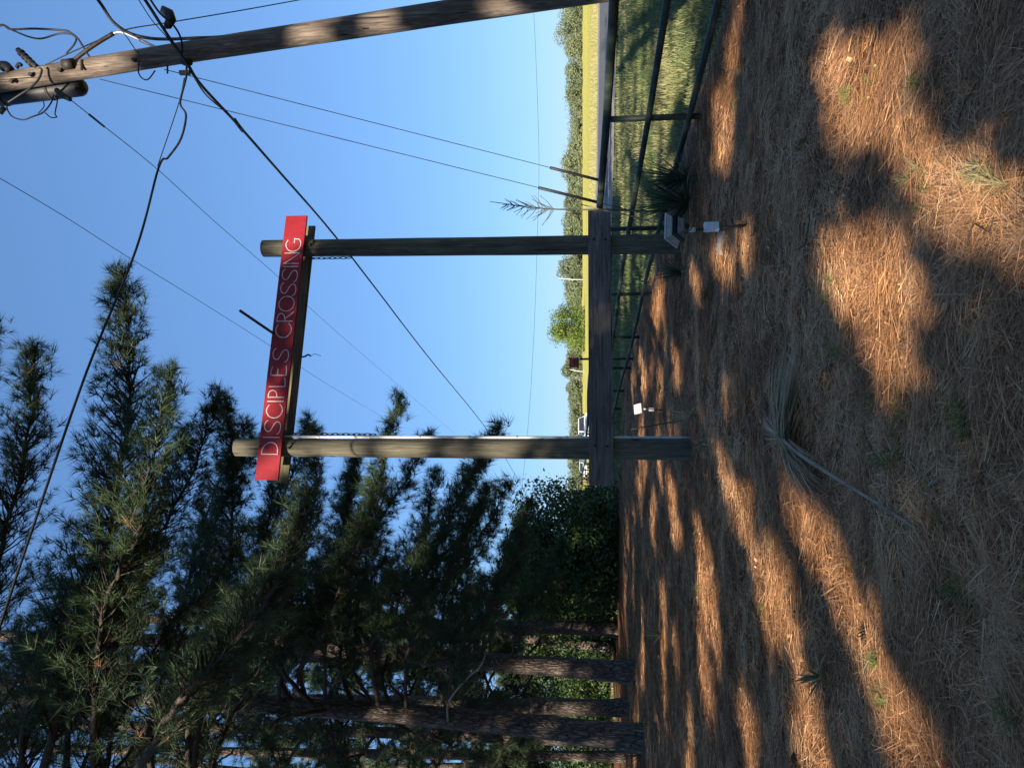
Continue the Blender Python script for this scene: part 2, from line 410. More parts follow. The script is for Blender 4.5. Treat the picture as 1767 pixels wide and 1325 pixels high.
def strip(name, s0, s1, t0, t1, dz, m):
    ts = np.linspace(t0, t1, 160); ss = np.linspace(s0, s1, max(2, int(abs(s1 - s0) / 1.0) + 2))
    T, S = np.meshgrid(ts, ss)
    X = RA[0] + RD[0] * T + RN[0] * S; Y = RA[1] + RD[1] * T + RN[1] * S
    V = np.stack([X, Y, H(X, Y) + dz], -1).reshape(-1, 3)
    idx = np.arange(X.size).reshape(X.shape)
    q = np.stack([idx[:-1, :-1], idx[1:, :-1], idx[1:, 1:], idx[:-1, 1:]], -1).reshape(-1, 4)
    return mesh_obj(name, V, [q], m, None, True)
tag(strip('gravel_shoulder', -0.2, ROAD_W + 0.2, -160, 170, 0.06, MAT['gravel']), 'gravel shoulder along the road', None, kind='structure')
tag(strip('road', 2.0, ROAD_W - 1.6, -160, 170, 0.075, MAT['asphalt']), 'grey asphalt road beyond the pipe fence', None, kind='structure')
tag(strip('road_marking', 2.5, 2.62, -160, 170, 0.085, MAT['white']), 'white edge line painted on the road', None, kind='structure')
tag(strip('road_marking', ROAD_W - 2.2, ROAD_W - 2.08, -160, 170, 0.085, MAT['white']), 'white far edge line painted on the road', None, kind='structure')

# ------------------------------------------------------------------ entrance sign
SL0, SL1 = P(439.5, 827.5, 9.55), P(479.5, 828, 9.55)
zt = SL0[2]; zb = SL1[2]
SR0 = None
d = ray(493.3, 372.6); kz = (zt - CAM_H) / d[2]; SR0 = np.array([0, 0, CAM_H]) + d * kz
A = np.array([SL0[0], SL0[1]]); B = np.array([SR0[0], SR0[1]])
L_SIGN = np.linalg.norm(B - A); AX = (B - A) / L_SIGN            # along the sign, left to right
NX = np.array([-AX[1], AX[0]])                                    # away from the camera
AX3 = np.array([AX[0], AX[1], 0]); NX3 = np.array([NX[0], NX[1], 0]); UP3 = np.array([0, 0, 1.0])
ROTS = np.stack([AX3, NX3, UP3], 1)
SIGN_O = np.array([A[0], A[1], 0])
ROTZ = math.atan2(AX[1], AX[0])
def on_sign(x, y, off=0.0):
    d = ray(x, y); o = np.array([0, 0, CAM_H]) - (SIGN_O + NX3 * off)
    t = -(o @ NX3) / (d @ NX3)
    p = np.array([0, 0, CAM_H]) + d * t
    return (p - SIGN_O) @ AX3, p[2]
def S(t, n, z): return SIGN_O + AX3 * t + NX3 * n + UP3 * z
arch = empty('entrance_sign')
tag(arch, 'tall entrance sign on two round wooden posts reading DISCIPLES CROSSING', 'sign')
def local_obj(o, origin, rotz=0.0):
    """move the mesh's coordinates into a local frame so wood grain follows the piece"""
    me = o.data; n = len(me.vertices); co = np.zeros(n * 3, np.float32); me.vertices.foreach_get('co', co)
    co = co.reshape(-1, 3) - np.asarray(origin)
    c, s = math.cos(-rotz), math.sin(-rotz)
    Rm = np.array([[c, -s, 0], [s, c, 0], [0, 0, 1]])
    co = co @ Rm.T
    me.vertices.foreach_set('co', co.astype(np.float32).ravel()); me.update()
    o.location = origin; o.rotation_euler = (0, 0, rotz); return o
def bevel(o, w=0.006, seg=2):
    md = o.modifiers.new('bevel', 'BEVEL'); md.width = w; md.segments = seg; md.limit_method = 'ANGLE'; return o
BT, PR = 0.04, 0.16                                             # board thickness, post radius
# front sign board
sb = MB().box(S(L_SIGN / 2, 0.02, (zt + zb) / 2), (L_SIGN, BT, zt - zb), ROTS).build('sign_board', MAT['red'], arch)
bevel(local_obj(sb, S(0, 0, zb), ROTZ), 0.004)
tag(sb, 'red painted board with thin pale capital letters', None)
# posts
def post(px_top, px_mid, px_base, rt_, rb_, nm='post'):
    t1, z1 = on_sign(px_top[0], px_top[1], BT + PR); t0, z0 = on_sign(px_base[0], px_base[1], BT + PR)
    zs = np.linspace(-0.3, z1, 46); ts = t0 + (t1 - t0) * (zs - z0) / (z1 - z0)
    pts = np.array([S(t, BT + PR + 0.004, z) for t, z in zip(ts, zs)])
    fr = (zs + 0.3) / (z1 + 0.3)
    rad = rb_ + (rt_ - rb_) * fr
    V, F = tube_arrays(pts, rad, 28)
    k = 28
    VV = V.reshape(len(zs), k, 3)
    ang = np.arange(k)
    for i in range(len(zs)):                                      # slow swellings of a hand-peeled log
        w = 1 + 0.025 * (vnoise(ang * 0.35, np.full(k, zs[i] * 1.3), 31) - 0.5) + 0.012 * (vnoise(ang * 1.1, np.full(k, zs[i] * 2.2), 33) - .5)
        VV[i] = pts[i] + (VV[i] - pts[i]) * w[:, None]
    o = mesh_obj(nm, VV.reshape(-1, 3), F, MAT['post'], arch, True)
    m = o.data
    local_obj(o, S(t0, BT + PR, 0), ROTZ)
    return o, t0, t1, z1
lp, tl0, tl1, zl1 = post((408, 772), None, (1198, 775), 0.128, 0.155)
rp, tr0, tr1, zr1 = post((455, 429), None, (1180, 421), 0.132, 0.150)
for o in (lp, rp):
    md = o.modifiers.new('edge', 'EDGE_SPLIT'); md.split_angle = R(50)
# notch-cap bolts on the posts near the sign
def bolt(c, parent, r=0.018, th=0.012, m='iron'):
    return MB().tube([c, c - NX3 * th], r, 6).build('bolt', MAT[m], parent)
# back board
tb0, zb0 = on_sign(495, 833, 0.40); tb1, _ = on_sign(543, 391, 0.40)
bb = MB().box(S((tb0 + tb1) / 2, BT + 2 * PR + 0.03, (zb + zb + (zt - zb)) / 2), (tb1 - tb0, BT, zt - zb - 0.02), ROTS).build('back_board', MAT['beam'], arch)
bevel(local_obj(bb, S(tb0, BT + 2 * PR, zb), ROTZ), 0.004)
# lower plank
tp0, zp0 = on_sign(1058, 836.5, -0.005); tp1, _ = on_sign(1055, 362, -0.005)
_, zp1 = on_sign(1015.5, 600, -0.005); _, zpb = on_sign(1056.5, 600, -0.005)
plank = MB().box(S((tp0 + tp1) / 2, 0.018, (zp1 + zpb) / 2), (tp1 - tp0, 0.045, zp1 - zpb), ROTS).build('lower_plank', MAT['plank'], arch)
bevel(local_obj(plank, S(tp0, 0, zpb), ROTZ), 0.005)
for tt in (tl0 + 0.0, tr0 + 0.0):
    for zz in (0.25, 0.75):
        bolt(S(tt + 0.02 * (zz - .5), -0.006, zpb + (zp1 - zpb) * zz), arch, 0.022, 0.014)
for tt, off in ((tl1, 0), (tr1, 0)):
    for dx, dz in ((-0.045, -0.10), (0.02, -0.06)):
        bolt(S(tt - dx, BT + 0.045, zb + dz - 0.03), arch, 0.016, 0.06)
# letters: thin strokes, each letter a piece of its own
def arc(cx, cy, rx, ry, a0, a1, n=16):
    a = np.radians(np.linspace(a0, a1, n)); return [(cx + rx * math.cos(t), cy + ry * math.sin(t)) for t in a]
LET = {
    'D': [[(0, -.02), (0, 1.02)], [(-.04, 1.0)] + [(0.25, .99), (.55, .9), (.78, .68), (.84, .45), (.72, .2), (.45, .05), (-.06, .0)]],
    'I': [[(0, -.02), (0, 1.02)]],
    'S': [[(.98, .82), (.86, .95), (.62, 1.0), (.36, .95), (.2, .8), (.22, .64), (.42, .53), (.68, .43), (.86, .28), (.82, .1), (.58, .0), (.3, .0), (.08, .08), (0, .2)]],
    'C': [[(.95, .86), (.72, .98), (.45, .98), (.18, .84), (.03, .58), (.05, .3), (.25, .08), (.55, .0), (.82, .06), (1.0, .2)]],
    'P': [[(0, -.02), (.02, 1.02)], [(-.08, .96), (.3, 1.0), (.72, .92), (.86, .75), (.7, .56), (.35, .47), (.0, .46)]],
    'L': [[(0, 1.02), (0, .0)], [(-.04, .0), (.5, .02), (1.0, .08)]],
    'E': [[(0, 1.02), (0, .0)], [(-.04, 1.0), (.45, .99), (.9, .93)], [(-.02, .56), (.4, .56), (.72, .57)], [(-.04, .0), (.5, .02), (1.0, .06)]],
    'R': [[(0, -.02), (.02, 1.02)], [(-.1, .96), (.3, 1.0), (.7, .93), (.82, .76), (.62, .57), (.02, .46)], [(.3, .5), (.6, .22), (1.0, -.03)]],
    'O': [arc(.5, .5, .5, .5, 0, 360, 26)],
    'N': [[(0, -.02), (.02, 1.0)], [(0, 1.02), (.3, .66), (.98, .0)], [(1.0, -.02), (.98, 1.02)]],
    'G': [[(.86, .88), (.62, .98), (.38, .96), (.12, .8), (.0, .5), (.1, .2), (.36, .02), (.66, .02), (.9, .14), (.92, .42)], [(.62, .44), (1.0, .45)]],
}
def ribbon(mb, pts, w, th, org):
    pts = smoothpath(pts, 4) if len(pts) > 2 else np.array(pts, float)
    T = np.gradient(pts, axis=0); T /= np.linalg.norm(T, axis=1)[:, None]
    Nn = np.stack([-T[:, 1], T[:, 0]], 1)
    ww = w * (0.86 + 0.28 * rng.random(len(pts)))[:, None]
    a = pts + Nn * ww / 2; c = pts - Nn * ww / 2
    def up3(q, n): return np.array([S(org + x, n, z) for x, z in q])
    V = np.concatenate([up3(a, -th), up3(c, -th), up3(a, 0.001), up3(c, 0.001)])
    n = len(pts); i = np.arange(n - 1)
    q = np.concatenate([np.stack([i, i + n, i + n + 1, i + 1], 1), np.stack([i, i + 1, i + 1 + 2 * n, i + 2 * n], 1), np.stack([i + n, i + 3 * n, i + 1 + 3 * n, i + 1 + n], 1)])
    e = np.array([[0, 2 * n, 3 * n, n], [n - 1, 2 * n - 1, 4 * n - 1, 3 * n - 1]])
    mb.add(V, np.concatenate([q, e]))
hb = zt - zb
WORDS = [('D', 783.5, 759.5), ('I', 754.5, 754), ('S', 749, 724.5), ('C', 721.5, 697.5), ('I', 692.5, 692), ('P', 685.5, 671.5), ('L', 667, 651.5), ('E', 647.5, 631), ('S', 625, 600.5),
         ('C', 583, 558.5), ('R', 554.5, 538), ('O', 537, 511.5), ('S', 510.5, 487.5), ('S', 487, 464), ('I', 460, 459.5), ('N', 455, 436.5), ('G', 434, 411)]
for ch, ya, yb in WORDS:
    xm = 440 + (827.5 - ya) / 455 * 53.5 + 19
    t0, _ = on_sign(xm, ya); t1, _ = on_sign(xm, yb)
    w = max(t1 - t0, 0.01); h = hb * 0.70; z0 = zb + hb * 0.14
    mb = MB()
    for st in LET[ch]:
        pts = [(px_ * w if ch != 'I' else 0.0, z0 + pz * h) for px_, pz in st]
        ribbon(mb, pts, 0.0125, 0.003, t0)
    mb.build('letter', MAT['letter'], sb)

for f in (.02, .18, .40, .60, .815, .98):
    for zf in (.1, .9):
        c = S(L_SIGN * f, -.0005, zb + hb * zf); MB().tube([c, c - NX3 * .004], .008, 8).build('screw', MAT['iron'], sb)
# children of a moved board keep world placement
for o in list(sb.children):
    local_obj(o, S(0, 0, zb), ROTZ); o.location = (0, 0, 0); o.rotation_euler = (0, 0, 0)
# conduit on the left post, with straps
cpts = []
for x in np.linspace(494, 1199, 24):
    f = (x - 494) / 705.0
    t, z = on_sign(x, 754.5 + 2.2 * f, BT + PR)
    cpts.append(S(t, BT + PR - 0.05, z))
conduit = MB().tube(cpts, 0.021, 10).build('conduit', MAT['conduit'], arch, True)
for x in (552, 640, 726, 811, 893, 978, 1090, 1139):
    t, z = on_sign(x, 754.5 + 2.2 * (x - 494) / 705.0, BT + PR)
    MB().tube([S(t, BT + PR - 0.05, z - 0.012), S(t, BT + PR - 0.05, z + 0.012)], 0.028, 10).build('strap', MAT['galv'], conduit)
# dark rod standing up and forward from the sign, and the hook under the middle
t, z = on_sign(472, 577); r0 = S(t + 0.10, 0.0, zt - 0.10); r1 = P(414, 536, 9.55)
MB().tube([S(t + 0.0, 0.06, zt - 0.10), S(t, 0.06, zt - 0.05), r1], 0.021, 8).build('rod', MAT['iron'], arch, True)
t, z = on_sign(521, 616, 0.38)
hk = [S(t, 0.37, zb + 0.02), S(t, 0.36, zb - 0.05), S(t + 0.03, 0.36, zb - 0.10), S(t + 0.01, 0.36, zb - 0.15)]
MB().tube(smoothpath(hk), 0.014, 6).build('hook', MAT['iron'], arch, True)
MB().tube(smoothpath([hk[-1], hk[-1] + [0.03, 0, -0.06], hk[-1] + [0.0, 0, -0.16]]), 0.004, 5).build('loose_wire', MAT['wire'], arch, True)
# chains
def chain(xa, xb, y, n, label):
    t0, z0 = on_sign(xa, y, BT + PR); t1, z1 = on_sign(xb, y, BT + PR)
    e = empty('chain'); tag(e, label, 'chain', 'chains hanging beside the sign posts')
    ll = (z0 - z1) / n
    for i in range(n):
        c = S(t0, BT + PR, z0 - (i + 0.5) * ll)
        a = np.linspace(0, 2 * np.pi, 13)
        ax = (AX3 * .9 + NX3 * .44) if i % 2 else (NX3 * .9 - AX3 * .44)
        pts = [c + ax * 0.020 * math.cos(q) + UP3 * (ll * 0.66) * math.sin(q) for q in a]
        MB().tube(pts, 0.0068, 5, False).build('link', MAT['iron'], e, True)
    return e
chain(492, 648, 748.6, 17, 'dark chain hanging along the conduit on the left post')
chain(532, 606, 446.2, 8, 'short dark chain hanging beside the right post under the sign')

# ------------------------------------------------------------------ pipe fence
fence = empty('pipe_fence'); tag(fence, 'dark three-rail pipe fence running from the right edge past the sign', 'fence')
def fz(Y, h): return h + 0.02 * math.sin(Y * .6)
for h, r_, nm in ((1.235, 0.05, 'top_rail'), (0.735, 0.037, 'middle_rail'), (0.25, 0.037, 'bottom_rail')):
    ys = np.arange(2.5, 60, 1.5)
    pts = [(float(fence_x(Y)) - (0.0 if h > 1 else 0.06), Y, fz(Y, h) + float(H(fence_x(Y), Y))) for Y in ys]
    MB().tube(pts, r_, 14).build(nm, MAT['pipe'], fence, True)
for Y in np.arange(8.65 - 2.97 * 2, 60, 2.97):
    X = float(fence_x(Y)); hz = float(H(X, Y))
    MB().tube([(X, Y, hz - 0.2), (X, Y, hz + 0.6), (X, Y, hz + 1.2)], 0.038, 12).build('fence_post', MAT['pipe'], fence, True)

# ------------------------------------------------------------------ utility pole and its hardware
pole = empty('utility_pole'); tag(pole, 'leaning weathered wooden utility pole at the right edge', 'utility pole')
ax0, ax1, ax2 = P(700, 33, 9.0), P(300, 94, 9.0), P(20, 140.0, 9.0)
dirp = (ax1 - ax0) / np.linalg.norm(ax1 - ax0)
basep = ax0 - dirp * ((ax0[2] + 0.5) / dirp[2]); topd = (ax2 - ax1) / np.linalg.norm(ax2 - ax1); topp = ax2 + topd * 1.9
pp = smoothpath([basep, ax0, ax1, ax2, topp], 14)
rr = np.interp(pp[:, 2], [0, 4, 7, 10], [0.165, 0.143, 0.135, 0.125])
V, F = tube_arrays(pp, rr, 26)
VV = V.reshape(len(pp), 26, 3)
for i in range(len(pp)):
    w = 1 + 0.05 * (vnoise(np.arange(26) * 0.4, np.full(26, pp[i][2] * 1.5), 41) - .5)
    VV[i] = pp[i] + (VV[i] - pp[i]) * w[:, None]
sh = mesh_obj('shaft', VV.reshape(-1, 3), F, MAT['pole'], pole, True)
def pd(x, y, dY=0.0): return P(x, y, 9.0 + dY)
def pw(name, pts, r_, m='wire', dY=None, k=6, par=pole, sm=True, per=6):
    q = [pd(*p) if len(p) < 3 else pd(p[0], p[1], p[2]) for p in pts]
    return MB().tube(smoothpath(q, per), r_, k).build(name, MAT[m], par, True)
# transformer can hung behind the pole
c0, c1 = pd(146, 149, 0.30), pd(-70, 176, 0.30)
tc_ = MB()
dcan = c1 - c0
tc_.tube([c0, c0 + dcan * 0.02, c0 + dcan * 0.04, c0 + dcan * 0.9, c1], [0.08, 0.115, 0.13, 0.13, 0.10], 22)
tr_can = tc_.build('transformer', MAT['can'], pole, True)
for f in (0.25, 0.62):
    MB().tube([c0 + dcan * f, c0 + dcan * (f + 0.02)], 0.138, 22).build('band', MAT['iron'], tr_can, True)
MB().tube([pd(98, 156, 0.0), pd(104, 163, -.05), pd(121, 172, -0.1)], [0.035, 0.045, 0.03], 10).build('insulator', MAT['black'], pole, True)
pw('stay_arm', [(117, 112), (160, 80), (196, 58)], 0.028, 'iron', k=8)
pw('stay_arm', [(196, 58), (207, 56), (222, 60), (245, 71), (272, 84)], 0.022, 'galv', k=8)
MB().tube([pd(110, 112, -.14), pd(127, 110, -.14)], 0.07, 10).build('clamp', MAT['iron'], pole, True)
pw('insulator_string', [(31, 86, -.1), (40, 95, -.1), (52, 106, -.1), (64, 116, -.1)], 0.036, 'black', k=10)
for x, y in ((36, 91), (42, 97), (48, 103), (54, 109)):
    MB().tube([pd(x, y, -.1), pd(x + 2, y + 2, -.1)], 0.052, 12).build('insulator_disc', MAT['black'], pole, True)
pw('bracket', [(0, 118, -.1), (6, 113, -.1), (12, 115, -.1), (18, 122, -.1)], 0.06, 'black', k=8)
pw('bracket', [(28, 118, -.1), (33, 111, -.1), (37, 113, -.1)], 0.025, 'black', k=8)
pw('jumper', [(68, 117, -.2), (72, 122, -.2), (66, 138, -.2), (52, 152, -.2), (28, 168, -.2), (14, 177, -.2)], 0.014, 'can')
pw('jumper', [(-70, 130), (-50, 70), (0, 44), (18, 51), (60, 50), (110, 53), (122, 57), (135, 68), (150, 92), (157, 102)], 0.014)
pw('jumper', [(-75, 135), (-52, 74), (0, 45), (22, 53), (50, 64), (72, 67), (100, 59), (120, 59), (131, 66), (128, 77), (114, 93)], 0.012)
pw('jumper', [(12, 180), (13, 190), (22, 202), (40, 207), (58, 201), (75, 194), (88, 178), (92, 166)], 0.010)
pw('jumper', [(78, 195), (88, 203), (98, 202), (95, 196), (99, 172), (92, 164)], 0.008)
pw('jumper', [(66, 196), (76, 184), (73, 170)], 0.007)
pw('jumper', [(240, 104, -.15), (239, 125, -.15), (246, 136, -.15), (256, 137, -.15), (268, 122, -.15)], 0.009)
MB().tube([pd(0, 196), pd(4, 190), pd(8, 186)], 0.035, 8).build('insulator', MAT['can'], pole, True)
for x, y in ((22, 141), (105, 122), (233, 105), (55, 130)):
    c = pd(x, y, -0.13); MB().tube([c, c + [0, -0.04, 0]], 0.03, 6).build('bolt', MAT['iron'], pole)
MB().tube([pd(141, 104, -.13), pd(141, 121, -.15)], 0.016, 6).build('step', MAT['iron'], pole)
MB().tube([pd(289, 113, -.1), pd(289, 127, -.14)], 0.012, 6).build('step', MAT['iron'], pole)
MB().tube([pd(314, 105, -.2), pd(324, 107, -.2), pd(330, 108, -.2)], [0.05, 0.065, 0.04], 10).build('clamp', MAT['black'], pole, True)
MB().box(pd(319, 126, -.2), (0.05, 0.05, 0.14)).build('clevis', MAT['black'], pole)
MB().tube([pd(278, 22, -.5), pd(282, 18, -.5), pd(292, 24, -.5), pd(296, 34, -.5), pd(289, 45, -.5), pd(284, 48, -.5)], [0.02, 0.055, 0.065, 0.06, 0.05, 0.02], 12).build('splice_case', MAT['black'], pole, True)

# overhead wires: each a thing
def wire(label, pts, r_, per=8, k=6, group='overhead wires from the utility pole'):
    q = [P(*p) for p in pts]
    path = smoothpath(q, per)
    def onward(a_, b_): return [a_ + (a_ - b_) / np.linalg.norm(a_ - b_) * d_ for d_ in (10, 30)]
    if pts[0][0] < 0 or pts[0][1] < 0: path = np.concatenate([onward(path[0], path[1])[::-1], path])
    if pts[-1][0] < 0 or pts[-1][1] < 0 or pts[-1][1] > 800: path = np.concatenate([path, onward(path[-1], path[-2])])
    o = MB().tube(path, r_, k).build('overhead_wire', MAT['wire'], None, True)
    return tag(o, label, 'wire', group)
w1 = wire('thick black bundled cable running from the utility pole behind the sign to the left post',
     [(322, 108, 8.8), (347, 147, 9.2), (410, 215, 10.4), (470, 283, 11.9), (572, 400, 16), (650, 500, 21), (740, 617, 30), (848, 752, 52), (899, 836, 80)], 0.022)
wire('thin wire lashed along the upper part of the bundled cable', [(322, 110, 8.75), (352, 160, 9.2), (385, 190, 9.8), (412, 214, 10.3)], 0.010)
MB_ = MB().tube([P(404, 206, 10.3), P(411, 216, 10.4), P(419, 226, 10.6)], 0.03, 8).build('cable_clamp', MAT['black'], w1, True)
wire('thick black service cable crossing the upper left in front of the pines',
     [(322, 116, 8.8), (321, 135, 8.75), (312, 170, 8.6), (312, 183, 8.55), (321, 200, 8.5), (312, 240, 8.4), (290, 272, 8.3), (274, 289, 8.2), (235, 430, 7.8), (150, 640, 7.2), (60, 900, 6.5), (0, 1080, 6.1), (-80, 1330, 5.6)], 0.0135, 8)
wire('thin steel stay wire above the service cable kink', [(318, 135, 8.75), (308, 180, 8.6), (272, 287, 8.2)], 0.006)
wire('thick black cable pair entering the top edge beside the splice case', [(242, -12, 8.1), (258, 12, 8.25), (290, 62, 8.5), (322, 108, 8.75)], 0.020)
wire('second black cable entering the top edge and bending down to the clamp', [(252, -12, 8.1), (275, 22, 8.3), (300, 45, 8.5), (313, 70, 8.6), (314, 100, 8.75)], 0.013)
wire('thin cable hugging the thick pair at the top edge', [(234, -8, 8.1), (262, 35, 8.3), (288, 65, 8.5), (318, 105, 8.75)], 0.006)
wire('thick riser cable curving from the top edge onto the back of the pole', [(160, -12, 8.6), (176, 10, 8.7), (195, 38, 8.8), (222, 57, 8.95), (255, 66, 9.0), (290, 68, 9.05), (340, 66, 9.08), (392, 63, 9.1), (500, 48, 9.1), (640, 27, 9.1)], 0.021)
wire('thin strand beside the riser cable near the standoff arm', [(190, 30, 8.8), (214, 58, 8.85), (232, 84, 8.86), (238, 92, 8.86)], 0.007)
wire('thin wire leaving the pole top toward the upper right edge', [(74, 115, 9.0), (110, 97, 9.0), (170, 70, 9.1), (220, 51, 9.3), (300, 38, 9.6), (430, 16, 10.4), (540, -4, 11.4)], 0.008)
wd = wire('thin primary wire with dark sleeve running from the insulator behind the sign',
     [(121, 172, 8.9), (155, 199, 9.4), (270, 291, 11.6), (370, 382, 14.5), (480, 478, 19.5), (530, 527, 23), (640, 624, 35), (785, 748, 70)], 0.0065)
MB().tube([P(154, 198, 9.4), P(180, 219, 9.85)], 0.016, 8).build('sleeve', MAT['black'], wd, True)
wire('thin primary wire crossing the upper sky toward the pines', [(-20, 297, 8.5), (0, 308, 8.7), (110, 373, 9.9), (215, 440, 11.4), (345, 520, 14.2), (465, 596, 18.5), (560, 660, 25), (668, 724, 40)], 0.0058)
wire('faint far power line sagging low over the distant trees', [(918, -20, 110), (923, 60, 110), (929, 220, 110), (930, 300, 110), (927, 420, 110), (922, 560, 110), (914, 700, 110), (902, 830, 110)], 0.028)
# guy wires with guards
def guy(label, top, gtop, gbot, bot, Yt, Ya):
    e = empty('guy_wire'); tag(e, label, 'guy wire', 'guy wires anchored behind the fence')
    def at(p, Y): return P(p[0], p[1], Y)
    a = at(top, Yt); bpt = at(bot, Ya)
    bpt[2] = -0.1
    def lerp(p):                                                 # depth along the straight wire seen at this pixel
        best = None
        for f in np.linspace(0, 1, 400):
            q = a + (bpt - a) * f
            pxq = to_px(q)[0]; dd_ = abs(pxq[0] - p[0])
            if best is None or dd_ < best[0]: best = (dd_, q)
        return best[1]
    MB().tube([a, (a + bpt) / 2, bpt], 0.0062, 6).build('strand', MAT['wire'], e)
    g0, g1 = lerp(gtop), lerp(gbot)
    MB().tube([g0, (g0 + g1) / 2, g1], 0.026, 10).build('guard', MAT['black'], e, True)
guy('upper guy wire with dark guard tube, farther from the right post', (283, 120), (950, 295), (1040, 319), (1122, 341), 9.0, 13.6)
guy('lower guy wire with dark guard tube ending at the plank tip', (172, 137), (929, 331), (1036, 358), (1126, 380), 9.0, 13.2)

# ------------------------------------------------------------------ flood lights
def flood(base, rz, scale, tilt, label):
    e = empty('flood_light'); e.location = base; e.rotation_euler = (0, 0, rz); e.scale = (scale,) * 3
    tag(e, label, 'flood light', 'flood lights aimed up at the sign')
    MB().tube([(0.03, 0, -0.1), (0.0, 0, 0.2), (-0.02, 0, 0.50)], 0.014, 10).build('stake', MAT['iron'], e, True)
    jb = bevel(MB().box((-0.005, -0.02, 0.365), (0.075, 0.055, 0.13)).build('junction_box', MAT['greybox'], e), 0.006)
    bevel(MB().box((-0.005, -0.051, 0.365), (0.066, 0.008, 0.118)).build('cover', MAT['greybox'], jb), 0.003)
    MB().tube([(-0.018, 0, 0.5), (-0.02, 0, 0.56)], 0.02, 10).build('fitting', MAT['conduit'], e, True)
    head = empty('lamp_head'); head.parent = e; head.location = (-0.02, 0, 0.70); head.rotation_euler = (tilt, 0.06, 0.10); head.scale = (.86, .86, .86)
    W, D = 0.30, 0.24
    def fr(w0, d0, z0, w1, d1, z1):
        return np.array([(-w0, -d0, z0), (w0, -d0, z0), (w0, d0, z0), (-w0, d0, z0)]) / np.array([2, 2, 1]), np.array([(-w1, -d1, z1), (w1, -d1, z1), (w1, d1, z1), (-w1, d1, z1)]) / np.array([2, 2, 1])
    bevel(MB().prism(*fr(W, D, 0.0, W, D, 0.022)).build('face_frame', MAT['bronze_l'], head), 0.004)
    MB().prism(*fr(W - .05, D - .05, 0.022, W - .05, D - .05, 0.027)).build('lens', MAT['glass'], head)
    bevel(MB().prism(*fr(W - .10, D - .09, -0.05, W - .015, D - .015, -0.001)).build('housing', MAT['bronze_l'], head), 0.003)
    for i in range(15):
        x = -0.105 + i * 0.015
        MB().box((x, 0, -0.072), (0.005, D - 0.055, 0.044)).build('fin', MAT['black'], head)
    bevel(MB().prism(*fr(W - .17, D - .16, -0.155, W - .10, D - .11, -0.095)).build('driver_box', MAT['bronze'], head), 0.006)
    MB().tube(smoothpath([(-0.06, 0.0, -0.14), (-0.10, -.02, -0.17), (-0.06, -.02, -0.24)]), 0.006, 6).build('cord', MAT['black'], head, True)
    MB().box((0.0, 0.02, -0.152), (0.05, 0.05, 0.03)).build('knuckle', MAT['iron'], head)
    return e
gb = G(1300, 391)
flood(gb, R(12), 1.02, R(-38), 'grey finned flood light by the right post base, standing on a stake')
gl = G(1150, 707)
flood(gl, R(-165), 0.72, R(-62), 'smaller looking pale flood light right of the left post in the straw')

# ------------------------------------------------------------------ foliage tools
def rot_to(dirs, spin):
    d = dirs / (np.linalg.norm(dirs, axis=1)[:, None] + 1e-9)
    a = np.where(np.abs(d[:, 2:3]) < 0.9, np.array([[0, 0, 1.0]]), np.array([[1.0, 0, 0]]))
    x = np.cross(a, d); x /= np.linalg.norm(x, axis=1)[:, None]
    y = np.cross(d, x)
    c, s = np.cos(spin)[:, None], np.sin(spin)[:, None]
    return np.stack([x * c + y * s, -x * s + y * c, d], 2)
def tuft_template(n, length, width, spread=(12, 80), seed=0):
    r_ = np.random.default_rng(seed)
    V = []
    for i in range(n):
        th = R(r_.uniform(*spread)); ph = r_.uniform(0, 2 * np.pi); L = length * r_.uniform(0.65, 1.1)
        dv = np.array([math.sin(th) * math.cos(ph), math.sin(th) * math.sin(ph), math.cos(th)])
        side = np.cross(dv, r_.normal(size=3)); side /= np.linalg.norm(side)
        o = np.array([0, 0, r_.uniform(-0.35, 0.12) * length])
        V += [o + side * width / 2, o - side * width / 2, o + dv * L]
    return np.array(V)
TUFTS = [tuft_template(23, 0.28, 0.0108, (10, 70), seed=s) for s in range(5)]
FAR_TUFTS = [tuft_template(23, 0.31, 0.019, (10, 75), seed=s) for s in range(50, 54)]
MID_TUFTS = [tuft_template(23, 0.29, 0.0145, (10, 75), seed=s) for s in range(54, 58)]
def tufts_mesh(name, pos, dirs, scale, tints, templates, m, parent=None):
    pos = np.asarray(pos, float); dirs = np.asarray(dirs, float); n = len(pos)
    Rm = rot_to(dirs, rng.uniform(0, 6.28, n))
    scale = np.asarray(scale, float) * np.ones(n); tints = np.asarray(tints) * np.ones(n)
    which = rng.integers(0, len(templates), n); VV = []; TT = []
    for k, T in enumerate(templates):
        sel = np.where(which == k)[0]
        if not len(sel): continue
        W = np.einsum('nij,vj->nvi', Rm[sel], T) * scale[sel][:, None, None] + pos[sel][:, None, :]
        VV.append(W.reshape(-1, 3))
        tv = np.repeat(rng.normal(0, 0.09, (len(sel), len(T) // 3)), 3, axis=1) + tints[sel][:, None]
        TT.append(np.clip(tv, 0, 1).ravel())
    V = np.concatenate(VV)
    return mesh_obj(name, V, [np.arange(len(V)).reshape(-1, 3)], m, parent, False, np.concatenate(TT))

